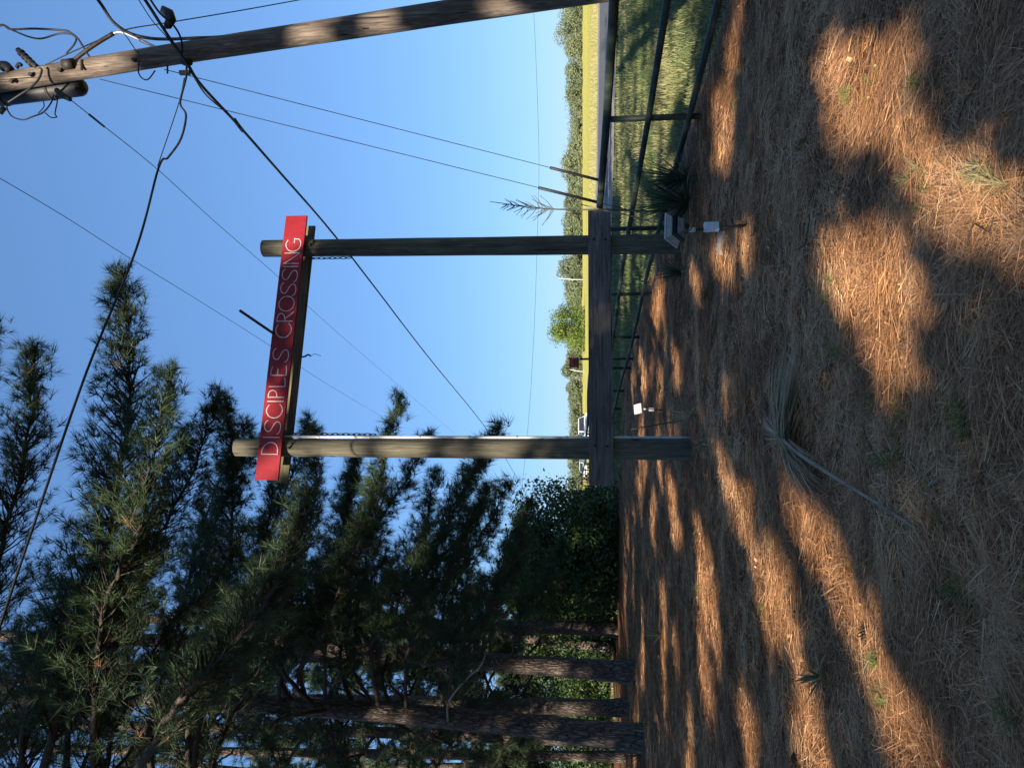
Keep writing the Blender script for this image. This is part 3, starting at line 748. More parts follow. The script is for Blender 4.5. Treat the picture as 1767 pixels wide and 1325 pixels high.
def grow_limb(ctrl, r0, sub_max, n_sub, droop=0.0, start=0.18, seed=0, upbias=0.25, tip_taper=0.75):
    """a limb with forward-swept side branches; returns limb path, twig tubes, tufts"""
    r_ = np.random.default_rng(seed)
    path = smoothpath(ctrl, 8)
    seg = np.linalg.norm(np.diff(path, axis=0), axis=1); cum = np.concatenate([[0], np.cumsum(seg)]); Ltot = cum[-1]
    path = path + (r_.normal(0, 0.03, path.shape) * np.linspace(0, 1, len(path))[:, None])
    tf_pos, tf_dir, tubes = [], [], []
    tubes.append((path, np.linspace(r0, 0.012, len(path)), 6))
    n_sub = int(n_sub * 1.75)
    for i in range(n_sub):
        s = start + (1 - start) * (i + r_.random()) / n_sub
        q = np.array([np.interp(s * Ltot, cum, path[:, k]) for k in range(3)])
        q2 = np.array([np.interp(min(1, s + 0.03) * Ltot, cum, path[:, k]) for k in range(3)])
        T = q2 - q
        if np.linalg.norm(T) < 1e-4: T = path[-1] - path[-3]
        T /= np.linalg.norm(T)
        az = r_.normal(size=3); az -= T * (az @ T); az /= np.linalg.norm(az)
        ang = R(r_.uniform(28, 62))
        dv = T * math.cos(ang) + az * math.sin(ang) + np.array([0, 0, upbias * r_.random()])
        dv /= np.linalg.norm(dv)
        L = sub_max * (1 - max(0, s - (1 - tip_taper)) / tip_taper * 0.82) * r_.uniform(0.5, 1.1)
        npt = max(3, int(L / 0.14))
        bend = r_.normal(0, 0.25, 3) + np.array([0, 0, 0.18]) + T * 0.3
        pts = [q]
        dcur = dv.copy()
        for j in range(npt):
            pts.append(pts[-1] + dcur * L / npt); dcur = dcur + bend / npt + r_.normal(0, 0.08, 3); dcur /= np.linalg.norm(dcur)
            f = (j + 1) / npt
            if f > 0.30:
                nn = 1 if f < 1 else 2
                for _ in range(nn):
                    off = r_.normal(0, 0.075, 3)
                    tf_pos.append(pts[-1] + off); tf_dir.append(dcur + r_.normal(0, 0.45, 3) + np.array([0, 0, 0.2]))
        tubes.append((np.array(pts), np.linspace(max(0.006, r0 * 0.28), 0.004, len(pts)), 3))
    for j in range(5):
        tf_pos.append(path[-1 - min(j, 2)] + r_.normal(0, 0.05, 3)); tf_dir.append(path[-1] - path[-4] + r_.normal(0, 0.2, 3))
    return tubes, np.array(tf_pos), np.array(tf_dir)

def trunk_mesh(pts, rads, parent, k=18, seed=0, flare=True, name='trunk'):
    pts = smoothpath(pts, 14); n = len(pts)
    t = np.linspace(0, 1, len(rads)); rad = np.interp(np.linspace(0, 1, n), t, rads)
    if flare: rad = rad * (1 + 0.35 * np.exp(-(pts[:, 2] - pts[0][2]) / 0.45))
    V, F = tube_arrays(pts, rad, k); VV = V.reshape(n, k, 3)
    for i in range(n):
        w = 1 + 0.10 * (vnoise(np.arange(k) * 0.8, np.full(k, pts[i][2] * 2.0), seed) - .5)
        w[-1] = (w[0] + w[-2]) / 2
        VV[i] = pts[i] + (VV[i] - pts[i]) * w[:, None]
    return mesh_obj(name, VV.reshape(-1, 3), F, MAT['bark'], parent, True)

def pine(label, base, top_pts, rads, limbs, group='pines in the stand on the left', seed=0, tint=0.33, scale=1.0, name='pine_tree', templates=TUFTS):
    """base: xyz; top_pts: further trunk points; limbs: list of dicts(ctrl, r0, sub, n)"""
    e = empty(name); tag(e, label, 'tree', group)
    trunk_mesh([base] + list(top_pts), rads, e, seed=seed)
    P_, D_ = [], []
    tw = MB()
    for i, lb in enumerate(limbs):
        tubes, tp_, td_ = grow_limb(lb['ctrl'], lb.get('r0', 0.06), lb.get('sub', 1.2), lb.get('n', 24), seed=seed * 131 + i, start=lb.get('start', 0.18), tip_taper=lb.get('taper', 0.75))
        if lb.get('own', True):
            mb = MB(); mb.tube(*tubes[0]); mb.build('limb', MAT['twig'], e, True)
            rest = tubes[1:]
        else: rest = tubes
        for tb in rest: tw.tube(tb[0], tb[1], tb[2], False)
        P_.append(tp_); D_.append(td_)
    if tw.n: tw.build('twigs', MAT['twig'], e, True)['kind'] = 'stuff'
    P_ = np.concatenate(P_); D_ = np.concatenate(D_); n = len(P_)
    tn = tint + 0.30 * (vnoise(P_[:, 0] * 0.9 + P_[:, 2] * 0.7, P_[:, 1] * .6 + P_[:, 2], seed + 5) - .5) + rng.normal(0, .06, n)
    tn = np.clip(tn, .05, .8); tn[rng.random(n) < 0.012] = 1.05
    tufts_mesh('crown', P_, D_, scale * rng.uniform(0.5, 1.25, n), tn, templates, MAT['needle'], e)
    return e

def px_path(pts): return [P(*p) for p in pts]
def rand_limbs(trunk_pts, zlo, zhi, n, length, seed, sub=1.1, nsub=16, az_rng=(0, 360), own=True, droop=0.25):
    r_ = np.random.default_rng(seed); out = []
    tp_ = smoothpath(trunk_pts, 10)
    for i in range(n):
        z = zlo + (zhi - zlo) * (i + r_.random()) / n
        q = np.array([np.interp(z, tp_[:, 2], tp_[:, k]) for k in range(2)] + [z])
        a = R(r_.uniform(*az_rng)); L = length * (1 - 0.55 * (z - zlo) / max(.1, (zhi - zlo))) * r_.uniform(0.6, 1.1)
        hd = np.array([math.cos(a), math.sin(a), 0])
        c = [q, q + hd * L * .3 + [0, 0, 0.14 * L], q + hd * L * .65 + [0, 0, (0.16 - droop * .35) * L], q + hd * L + [0, 0, (0.16 - droop) * L]]
        out.append(dict(ctrl=c, r0=0.03 + 0.008 * L, sub=sub * r_.uniform(.8, 1.2), n=int(nsub * L / 4) + 5, own=own))
    return out


# ------------------------------------------------------------------ pines in view (left of the sign)
def trunk_px(base_px, pts, Yoff=0.0):
    b0 = G(*base_px); Y0 = b0[1]
    b0 = np.array([b0[0], b0[1], -0.1])
    return b0, [P(x, y, Y0 + Yoff * i) for i, (x, y) in enumerate(pts)]
b1, t1 = trunk_px((1117, 1275), [(900, 1250), (650, 1228), (400, 1213), (268, 1206), (60, 1203), (-260, 1198)], 0.05)
Y1 = b1[1]
b2, t2 = trunk_px((1100, 1160), [(850, 1142), (540, 1117), (300, 1106), (60, 1098), (-200, 1090)], 0.05)
Y2 = b2[1]
b3, t3 = trunk_px((1086, 1221), [(880, 1217), (600, 1210), (300, 1204), (0, 1196)])
b4, t4 = trunk_px((1068, 1085), [(848, 1080), (600, 1076), (350, 1070), (150, 1064)])
b5, t5 = trunk_px((1080, 1304), [(880, 1303), (600, 1299), (300, 1294), (0, 1288)])
b6, t6 = trunk_px((1088, 1278), [(900, 1272), (717, 1265), (400, 1256), (0, 1246)])
t0b = np.array([-7.9, 11.2, -0.1]); t0 = [np.array([-7.8, 11.2, 4.0]), np.array([-7.75, 11.3, 9.0]), np.array([-7.6, 11.3, 16.0])]

YA = 11.3
limbs0 = [
    dict(ctrl=px_path([(20, 1400, 11.3), (75, 1325, 11.3), (136, 1075, 11.4), (178, 983, 11.5), (198, 875, 11.6), (214, 779, 11.7), (222, 640, 11.8), (212, 478, 11.9)]), r0=0.085, sub=1.75, n=165, start=0.14, taper=0.8),
    dict(ctrl=px_path([(160, 1400, 11.2), (163, 1233, 11.0), (170, 1120, 10.9), (190, 1020, 10.9), (235, 930, 11.0), (262, 800, 11.2), (300, 640, 11.3)]), r0=0.065, sub=1.4, n=100, start=0.2),
    dict(ctrl=px_path([(190, 1420, 11.0), (240, 1325, 10.8), (311, 1210, 10.6), (453, 1049, 10.6), (505, 940, 10.8), (530, 850, 11.0)]), r0=0.10, sub=1.2, n=75, start=0.25),
    dict(ctrl=px_path([(-160, 1400, 11.3), (-60, 1150, 11.8), (0, 950, 12.2), (45, 780, 12.4), (58, 600, 12.5)]), r0=0.07, sub=1.6, n=115, start=0.3),
    dict(ctrl=px_path([(-250, 1400, 11.3), (-140, 1000, 12.2), (-70, 750, 12.5), (-20, 560, 12.6)]), r0=0.07, sub=1.6, n=85, start=0.35),
    dict(ctrl=px_path([(110, 1420, 11.3), (120, 1250, 12.0), (150, 1100, 12.6), (250, 960, 13.0), (330, 820, 13.2), (375, 690, 13.3)]), r0=0.06, sub=1.45, n=105, start=0.2),
    dict(ctrl=px_path([(330, 1400, 11.2), (345, 1250, 11.4), (400, 1120, 11.6), (470, 1000, 11.8), (520, 900, 12.0)]), r0=0.05, sub=1.1, n=55, start=0.2),
]
limbs0 += rand_limbs([t0b] + t0, 7.3, 14.5, 18, 5.6, 77, nsub=14, az_rng=(-15, 85))
pine('tall pine just outside the left edge whose long boughs reach over the sign', t0b, t0, [0.27, 0.24, 0.2, 0.12], limbs0, seed=3, scale=.9)

limbs1 = [
    dict(ctrl=px_path([(527, 1203, Y1), (520, 1148, Y1 - .2), (570, 1035, Y1 - .5), (604, 992, Y1 - .6), (655, 880, Y1 - .8), (665, 780, Y1 - .8), (690, 690, Y1 - .9)]), r0=0.055, sub=0.95, n=70, start=0.25),
    dict(ctrl=px_path([(652, 1215, Y1), (640, 1120, Y1 - .3), (662, 1080, Y1 - .5), (722, 985, Y1 - .9), (790, 860, Y1 - 1.2), (862, 735, Y1 - 1.4)]), r0=0.055, sub=0.9, n=70, start=0.25),
    dict(ctrl=px_path([(480, 1210, Y1), (488, 1120, Y1 - .4), (520, 960, Y1 - .9), (545, 850, Y1 - 1.2), (532, 728, Y1 - 1.3)]), r0=0.05, sub=1.1, n=75, start=0.22),
    dict(ctrl=px_path([(380, 1210, Y1), (390, 1080, Y1 - .6), (400, 930, Y1 - 1.0), (400, 780, Y1 - 1.1), (392, 688, Y1 - 1.2)]), r0=0.055, sub=1.1, n=85, start=0.2),
    dict(ctrl=px_path([(300, 1206, Y1), (330, 1050, Y1), (380, 880, Y1), (440, 760, Y1 - .2)]), r0=0.05, sub=1.2, n=70, start=0.2),
    dict(ctrl=px_path([(180, 1205, Y1), (210, 1050, Y1 + .4), (270, 880, Y1 + .8), (320, 740, Y1 + 1)]), r0=0.05, sub=1.2, n=70, start=0.2),
    dict(ctrl=px_path([(640, 1210, Y1), (600, 1130, Y1 + .5), (590, 1000, Y1 + .9), (600, 880, Y1 + 1.1), (620, 770, Y1 + 1.2)]), r0=0.05, sub=1.1, n=70, start=0.2),
]
limbs1 += [
    dict(ctrl=px_path([(430, 1212, Y1), (440, 1090, Y1 + .6), (455, 950, Y1 + 1.0), (470, 850, Y1 + 1.2), (462, 775, Y1 + 1.3)]), r0=0.05, sub=1.3, n=60, start=0.2),
    dict(ctrl=px_path([(560, 1205, Y1), (565, 1090, Y1 - .6), (600, 980, Y1 - 1.1), (640, 890, Y1 - 1.4), (650, 830, Y1 - 1.5)]), r0=0.045, sub=1.2, n=60, start=0.2),
    dict(ctrl=px_path([(700, 1225, Y1), (705, 1120, Y1 - .5), (760, 1020, Y1 - .9), (800, 930, Y1 - 1.2), (830, 860, Y1 - 1.3)]), r0=0.045, sub=1.1, n=55, start=0.2),
    dict(ctrl=px_path([(770, 1235, Y1), (790, 1130, Y1 - .5), (850, 1040, Y1 - .9), (890, 960, Y1 - 1.2), (905, 890, Y1 - 1.3)]), r0=0.04, sub=1.0, n=50, start=0.2)]
limbs1 += rand_limbs([b1] + t1, 4.5, 17, 20, 4.8, 91, nsub=14, az_rng=(-90, 150))
p1 = pine('thick straight pine trunk nearest in the stand at the far left', b1, t1, [0.28, 0.255, 0.22, 0.2, 0.19, 0.17, 0.13], limbs1, seed=5)
dl = MB().tube(smoothpath(px_path([(773, 1243, Y1 - .2), (772, 1222, Y1 - .4), (778, 1203, Y1 - .6), (806, 1170, Y1 - .9), (828, 1150, Y1 - 1.1), (838, 1129, Y1 - 1.2)])), np.linspace(0.03, 0.014, 31), 7).build('dead_limb', MAT['stick'], p1, True)

limbs2 = [
    dict(ctrl=px_path([(712, 1130, Y2), (708, 1075, Y2 - .3), (752, 950, Y2 - .6), (800, 850, Y2 - .8), (850, 770, Y2 - 1.0)]), r0=0.055, sub=1.0, n=65, start=0.22),
    dict(ctrl=px_path([(784, 1138, Y2), (778, 1040, Y2 - .4), (812, 955, Y2 - .8), (850, 890, Y2 - 1.0), (880, 830, Y2 - 1.1)]), r0=0.045, sub=0.9, n=50, start=0.25),
    dict(ctrl=px_path([(630, 1125, Y2), (622, 1050, Y2 - .2), (640, 930, Y2 - .4), (700, 830, Y2 - .6), (740, 750, Y2 - .7)]), r0=0.05, sub=0.95, n=60, start=0.22),
    dict(ctrl=px_path([(440, 1112, Y2), (450, 1000, Y2), (480, 880, Y2), (520, 790, Y2), (545, 740, Y2)]), r0=0.05, sub=1.1, n=70, start=0.2),
    dict(ctrl=px_path([(300, 1108, Y2), (330, 980, Y2), (370, 850, Y2), (430, 730, Y2)]), r0=0.05, sub=1.2, n=70, start=0.2),
]
limbs2 += [
    dict(ctrl=px_path([(560, 1120, Y2), (570, 1010, Y2 + .5), (600, 900, Y2 + .9), (612, 810, Y2 + 1.1)]), r0=0.045, sub=1.3, n=60, start=0.2),
    dict(ctrl=px_path([(680, 1128, Y2), (690, 1020, Y2 + .5), (730, 920, Y2 + .9), (752, 815, Y2 + 1.1)]), r0=0.045, sub=1.2, n=60, start=0.2),
    dict(ctrl=px_path([(760, 1134, Y2), (770, 1020, Y2 + .5), (815, 920, Y2 + .9), (845, 840, Y2 + 1.1)]), r0=0.045, sub=1.2, n=60, start=0.2),
    dict(ctrl=px_path([(830, 1140, Y2), (845, 1040, Y2 - .3), (885, 950, Y2 - .5), (915, 870, Y2 - .6)]), r0=0.04, sub=1.0, n=50, start=0.2),
    dict(ctrl=px_path([(880, 1145, Y2), (900, 1060, Y2 - .3), (945, 990, Y2 - .5), (975, 940, Y2 - .6)]), r0=0.035, sub=0.8, n=36, start=0.2)]
limbs2 += rand_limbs([b2] + t2, 4.5, 16, 20, 4.6, 92, nsub=14, az_rng=(-80, 200))
pine('leaning pine trunk with a yucca at its foot', b2, t2, [0.27, 0.24, 0.21, 0.19, 0.16, 0.12], limbs2, seed=6)
for lab, bb_, tt_, rad, sd in (('dark pine trunk half hidden just behind the thickest pine trunk', b3, t3, 0.25, 7), ('pale-barked pine trunk with sunny patches behind the understory bushes', b4, t4, 0.27, 8),
                         ('slim pine trunk at the bottom left corner of the stand', b5, t5, 0.17, 9), ('sunlit pine trunk showing left of the thickest trunk', b6, t6, 0.2, 10)):
    lm = rand_limbs([bb_] + tt_, 3.0, 20, 22, 4.8, 100 + sd, nsub=11)
    pine(lab, bb_, tt_, list(rad * np.array([1, .93, .86, .78, .6])), lm, seed=sd, templates=MID_TUFTS)
# deeper pines of the stand
deep = [(-10.8, 26, 20), (-14.5, 24.5, 19), (-12.0, 32, 22), (-18.5, 30, 21), (-14.2, 38, 15), (-21, 37, 18), (-16, 41, 17), (-27, 44, 18), (-18.5, 47, 15), (-24, 50, 17)]
ordw = ['nearest', 'second nearest', 'third nearest', 'fourth nearest', 'fifth nearest', 'sixth nearest', 'seventh nearest', 'eighth nearest', 'ninth nearest', 'farthest']
protos = []
for i, (X, Y, h) in enumerate(deep):
    lab = 'background pine deep in the stand, %s of ten behind the front trunks' % ordw[i]
    if i < 4:
        bb_ = np.array([X, Y, -0.1]); tt_ = [np.array([X + .45, Y, h * .33]), np.array([X + .1, Y + .2, h * .68]), np.array([X + .7, Y, h])]
        e = pine(lab, bb_, tt_, [0.24, 0.2, 0.16, 0.06], rand_limbs([bb_] + tt_, 2.6, h - .5, 22, 4.8, 300 + i, nsub=11, own=True), group='pines deep in the stand', seed=30 + i, scale=1.3, templates=FAR_TUFTS)
        protos.append((e, X, Y))
    else:
        src, X0, Y0 = protos[i % 4]
        c = src.copy(); COL.objects.link(c); c['label'] = lab
        a = R(73 * i); c.rotation_euler = (0, 0, a)
        c.location = (X - (X0 * math.cos(a) - Y0 * math.sin(a)), Y - (X0 * math.sin(a) + Y0 * math.cos(a)), 0)
        for ch in src.children:
            k = ch.copy(); COL.objects.link(k); k.parent = c

# ------------------------------------------------------------------ broadleaf shrubs and far trees
def leaf_cloud(name, blobs, n, size, m, parent, tint=0.5, seed=0, shell=0.55):
    r_ = np.random.default_rng(seed)
    w = np.array([b[1][0] * b[1][1] + b[1][0] * b[1][2] for b in blobs]); w = w / w.sum()
    which = r_.choice(len(blobs), n, p=w)
    C_ = np.array([b[0] for b in blobs])[which]; RR = np.array([b[1] for b in blobs])[which]
    d = r_.normal(size=(n, 3)); d /= np.linalg.norm(d, axis=1)[:, None]
    rad = r_.uniform(shell ** 3, 1, n) ** (1 / 3) * r_.uniform(.85, 1.1, n)
    rad *= 0.82 + 0.4 * vnoise(d[:, 0] * 3.1 + which * 7.7, d[:, 1] * 3.1 + d[:, 2] * 2.3, seed)
    p = C_ + d * RR * rad[:, None]
    nrm = d + r_.normal(0, 0.7, (n, 3)) + np.array([0, 0, .3])
    Rm = rot_to(nrm, r_.uniform(0, 6.28, n))
    base = np.array([[-.5, 0, 0], [0, -.28, 0.05], [.5, 0, 0], [0, .28, .05]])
    sz = size * r_.uniform(.6, 1.3, n)
    V = np.einsum('nij,vj->nvi', Rm, base) * sz[:, None, None] + p[:, None, :]
    V = V.reshape(-1, 3); i = np.arange(n) * 4
    tn = np.clip(tint + 0.5 * (vnoise(p[:, 0] * 1.3 / size * .12, p[:, 2] * 1.3 / size * .12 + p[:, 1], seed + 3) - .5) + r_.normal(0, .1, n), 0, 1)
    return mesh_obj(name, V, [np.stack([i, i + 1, i + 2, i + 3], 1)], m, parent, False, np.repeat(tn, 4))
def blob_set(c, w, h, n, seed, zlo=.06):
    r_ = np.random.default_rng(seed); out = []
    for i in range(n):
        a = r_.uniform(0, 6.28); q = r_.random() ** .5; zz = r_.uniform(zlo, .82)
        k = (1 - abs(zz - .4) * .9)
        rr_ = w * r_.uniform(.18, .46)
        out.append((np.array([c[0] + math.cos(a) * q * w * .62 * k, c[1] + math.sin(a) * q * w * .62 * k, c[2] + zz * h]), np.array([rr_, rr_, rr_ * .85])))
    return out
def shrub(label, c, w, h, n, size, m='leaf', seed=0, tint=0.4, nb=9, group='shrubs under the pines', cat='shrub', name='shrub'):
    e = empty(name); tag(e, label, cat, group)
    st = MB(); r_ = np.random.default_rng(seed)
    bl = blob_set(c, w, h, nb, seed)
    for bc, br in bl[:6]:
        st.tube(smoothpath([c + [0, 0, -.1], c * .6 + bc * .4 + [0, 0, .1 * h], bc], 4), np.linspace(0.05, 0.012, 9), 5)
    st.build('stem' if name == 'shrub' else 'trunk', MAT['twig'], e, True)
    leaf_cloud('foliage' if name == 'shrub' else 'crown', bl, n, size, MAT[m], e, tint, seed)
    return e
def at_px(y, Y, z=0.0):
    p = P(1000, y, Y); return np.array([p[0], Y, z])
shrub('dark leafy shrub filling the gap just left of the plank end', at_px(925, 29), 3.3, 5.0, 16000, 0.16, seed=1, nb=40, tint=.5)
shrub('low dense shrub closing the foot of the leafy gap shrub', at_px(905, 27.5), 2.4, 1.8, 7000, 0.15, seed=21, nb=20, tint=.3)
shrub('low dense shrub running left from the leafy gap shrub foot', at_px(985, 28), 2.8, 2.2, 7000, 0.15, seed=22, nb=20, tint=.3)
shrub('broad dark shrub between the leaning pine and the leafy gap shrub', at_px(1005, 31), 3.8, 5.2, 13000, 0.16, seed=2, nb=40, tint=.5)
shrub('low shrub with sunny leaves at the foot of the pale-barked pine', at_px(1060, 33), 3.0, 2.6, 6000, 0.15, seed=3, tint=.38)
shrub('shrub with sunny leaves between the leaning and thickest pine trunks', at_px(1180, 34), 3.2, 2.8, 6000, 0.15, seed=4, tint=.38)
shrub('shrub at the bottom left corner behind the slim pine', at_px(1300, 33), 3.4, 2.6, 6000, 0.15, seed=5, tint=.36)
shrub('tall dim shrub closing the view deep behind the stand', at_px(1110, 44), 5.0, 4.5, 7000, 0.22, seed=6)
shrub('wide dim shrub closing the view at the left behind the stand', at_px(1270, 46), 5.5, 4.5, 7000, 0.22, seed=7)
shrub('dim shrub low behind the leaning and pale-barked pine trunks', at_px(1110, 37), 4.2, 6.0, 8000, 0.2, seed=11, nb=16, tint=.3)
shrub('dim tall shrub behind the thickest pine trunk', at_px(1225, 38), 4.4, 6.0, 8000, 0.2, seed=12, nb=16, tint=.35)
shrub('dim tall shrub in the corner behind the slim pine', at_px(1340, 38), 4.4, 6.0, 7000, 0.2, seed=13, nb=16, tint=.35)
shrub('high dark shrub mass behind the broad dark shrub', at_px(1015, 39), 4.0, 6.6, 8000, 0.2, seed=14, nb=16, tint=.3)
shrub('small bright-topped shrub beside the far pale rail fence', at_px(868, 40), 2.0, 2.6, 3500, 0.15, seed=8, tint=.55)

far = [(8, 960, 30), (45, 962, 26), (82, 974, 24), (120, 976, 24), (158, 980, 24), (186, 992, 16), (216, 986, 11), (240, 990, 16), (262, 974, 20), (290, 969, 24), (318, 978, 18), (345, 969, 22), (376, 970, 24),
       (405, 972, 22), (440, 970, 22), (466, 966, 22), (492, 975, 20), (512, 976, 20), (618, 976, 20), (645, 972, 18), (668, 980, 18), (694, 984, 18), (722, 982, 20), (750, 984, 20), (782, 983, 20), (812, 985, 20), (838, 984, 18)]
ordn = ['first', 'second', 'third', 'fourth', 'fifth', 'sixth', 'seventh', 'eighth', 'ninth', 'tenth', 'eleventh', 'twelfth', 'thirteenth', 'fourteenth', 'fifteenth', 'sixteenth', 'seventeenth', 'eighteenth', 'nineteenth', 'twentieth', 'twenty-first', 'twenty-second', 'twenty-third', 'twenty-fourth', 'twenty-fifth', 'twenty-sixth', 'twenty-seventh']
for i, (y, vt, hw) in enumerate(far):
    Y = 235 + 50 * ((i * 37) % 10) / 10
    c = at_px(y, Y, 0.3); top = P(vt, y, Y)[2]
    w = hw / FPX * Y * 1.5
    shrub('distant tree along the far field edge, %s counting from the utility pole' % ordn[i], c, w, (top - .3) * 1.0, 3000, 0.7, 'farleaf', 60 + i, 0.45 + 0.25 * (hash2(np.int64(i), np.int64(3)) - .5) + (0.3 if i == 14 else 0), 12, 'trees along the far field edge', 'tree', 'distant_tree')
for i, y in enumerate(range(0, 860, 34)):
    Y = 330 + 12 * (i % 3); c = at_px(y + 7 * (i % 2), Y, .4); tz = P(981 + 13 * hash2(np.int64(i), np.int64(9)) + (4 if y > 600 else 0), y, Y)[2]
    shrub('pale distant tree in the back row of the far belt, %s from the utility pole' % ordn[i], c, 9 + 8 * hash2(np.int64(i), np.int64(5)), tz - .3, 1500, 1.0, 'farleaf', 400 + i, .35 + .45 * hash2(np.int64(i), np.int64(4)), 10, 'trees in the back row of the far belt', 'tree', 'distant_tree')
bt = at_px(566, 140, 0.3)
shrub('large bright green tree standing alone in the field behind the plank', bt, 6.6, P(948, 566, 140)[2] - .2, 7500, 0.42, 'brightleaf', 57, 0.45, 26, None, 'tree', 'field_tree')

# ------------------------------------------------------------------ far props
def veh_parts(e, prof, w, m, name='body'):
    bot = np.array([(-w / 2, y, z) for y, z in prof]); top = np.array([(w / 2, y, z) for y, z in prof])
    return bevel(MB().prism(bot, top).build(name, MAT[m], e), 0.06, 2)
def wheels(e, xs, ys, r_):
    for x in xs:
        for y in ys:
            wv = MB().tube([(x - .11, y, r_), (x + .11, y, r_)], r_, 20).build('wheel', MAT['black'], e, False)
            MB().tube([(x - .125, y, r_), (x + .125, y, r_)], r_ * .55, 14).build('rim', MAT['galv'], wv, False)
tk = empty('pickup_truck'); tag(tk, 'white pickup truck facing the camera beyond the left post', 'truck')
veh_parts(tk, [(-2.8, .45), (-2.8, 1.05), (-1.5, 1.22), (2.7, 1.22), (2.7, .5)], 1.95, 'white')
cabb = np.array([(-.93, -1.5, 1.2), (.93, -1.5, 1.2), (.93, .9, 1.2), (-.93, .9, 1.2)]); cabt = np.array([(-.78, -.75, 1.92), (.78, -.75, 1.92), (.78, .7, 1.92), (-.78, .7, 1.92)])
cb = bevel(MB().prism(cabb, cabt).build('cab', MAT['white'], tk), 0.05)
ws0 = np.array([(-.82, -1.44, 1.27), (.82, -1.44, 1.27), (.72, -.86, 1.83), (-.72, -.86, 1.83)])
MB().prism(ws0 + [0, -.03, 0.0], ws0 + [0, .02, 0.0]).build('windshield', MAT['window'], cb)
for s_ in (-1, 1):
    sw = np.array([(s_ * .90, -1.1, 1.28), (s_ * .90, .75, 1.28), (s_ * .80, .62, 1.82), (s_ * .80, -.68, 1.82)])
    MB().prism(sw - [0.03 * s_, 0, 0], sw + [0.03 * s_, 0, 0]).build('side_window', MAT['window'], cb)
    MB().box((s_ * 1.1, -1.2, 1.32), (.2, .1, .2)).build('mirror', MAT['black'], tk)
    MB().box((s_ * .78, -2.8, .88), (.3, .06, .2)).build('headlight', MAT['glass'], tk)
MB().box((0, -2.81, .86), (1.1, .06, .3)).build('grille', MAT['black'], tk)
MB().box((0, -2.88, .55), (1.95, .18, .22)).build('bumper', MAT['galv'], tk)
wheels(tk, (-.86, .86), (-1.9, 1.7), .38)
tp = at_px(736, 80); tk.location = (tp[0], 80, float(H(tp[0], 80)) + .0); tk.rotation_euler = (0, 0, R(16))
cr = empty('parked_car'); tag(cr, 'small pale car parked farther off, left of the left post', 'car')
veh_parts(cr, [(-2.1, .4), (-2.1, .85), (-1.1, .98), (2.0, .98), (2.1, .5)], 1.75, 'white')
cb2 = bevel(MB().prism(np.array([(-.84, -1.15, .96), (.84, -1.15, .96), (.84, 1.7, .96), (-.84, 1.7, .96)]), np.array([(-.66, -.4, 1.48), (.66, -.4, 1.48), (.66, 1.2, 1.48), (-.66, 1.2, 1.48)])).build('cabin', MAT['white'], cr), .05)
w0 = np.array([(-.74, -1.10, 1.0), (.74, -1.10, 1.0), (.62, -.48, 1.42), (-.62, -.48, 1.42)])
MB().prism(w0 + [0, -.03, 0], w0 + [0, .02, 0]).build('windshield', MAT['window'], cb2)
for s_ in (-1, 1): MB().box((s_ * .62, -2.1, .7), (.3, .06, .16)).build('headlight', MAT['glass'], cr)
MB().box((0, -2.11, .68), (.8, .05, .18)).build('grille', MAT['black'], cr)
wheels(cr, (-.78, .78), (-1.35, 1.35), .32)
cp = at_px(803, 100); cr.location = (cp[0], 100, float(H(cp[0], 100)) + .12); cr.rotation_euler = (0, 0, R(-14))
shrub('small flowering shrub with mauve and orange specks beside the parked car', at_px(828, 104, float(H(-13, 104))), 0.9, 1.7, 900, 0.2, 'farleaf', 91, .98, 6, None)
ff = empty('board_fence'); tag(ff, 'sunlit pale rail fence far off beyond the plank end', 'fence')
fy = 62
for z in (.28, .62, .98):
    a, b_ = at_px(836, fy), at_px(905, fy + 6)
    MB().tube([(a[0], a[1], float(H(a[0], a[1])) + z), (b_[0], b_[1], float(H(b_[0], b_[1])) + z)], .055, 6).build('rail', MAT['seedwood'] if 'seedwood' in MAT else MAT['stick'], ff)
for y in (838, 856, 874, 892):
    a = at_px(y, fy + (y - 836) / 69 * 6); hz = float(H(a[0], a[1]))
    MB().box((a[0], a[1] + .08, hz + .5), (.1, .1, 1.2)).build('fence_post', MAT['stick'], ff)
for y, v0, lab in ((483, 964, 'thin white pole in front of the far trees right of the bright tree'), (641, 984, 'short thin white pole left of the red box in the far field')):
    a = at_px(y, 150, 0.3); tz = P(v0, y - 2, 150)[2]
    o = MB().tube([a, (a[0] + .1, a[1], (tz + .3) / 2), (a[0] + .4, a[1], tz)], [.11, .09, .06], 6).build('flag_pole', MAT['white'], None, True); tag(o, lab, 'pole', 'thin white poles in the far field')
MAT['maroon'] = mat_noise('maroon_paint', [(0.3, (0.10, 0.012, 0.016)), (0.7, (0.16, 0.02, 0.024))], 6, rough=.5, bstr=.05)
rb_ = empty('marker_box'); tag(rb_, 'dark red box on a black post at the fence line above the plank', 'box')
Yb = 19.7
pt_ = P(1000, 619.5, Yb)
MB().tube([(pt_[0], Yb, -.2), (pt_[0], Yb, pt_[2] - .01)], .03, 8).build('box_post', MAT['iron'], rb_, True)
cbx = P(991.5, 625.5, Yb)
bx_ = bevel(MB().box((cbx[0], Yb - .06, cbx[2]), (.27, .16, .25)).build('box_body', MAT['maroon'], rb_), .01)
bevel(MB().box((cbx[0] + .01, Yb - .06, cbx[2] + .135), (.31, .2, .025)).build('box_lid', MAT['iron'], bx_), .006)
MB().box((cbx[0] + .0, Yb - .145, cbx[2] - .01), (.19, .012, .16)).build('box_door', MAT['maroon'], bx_)

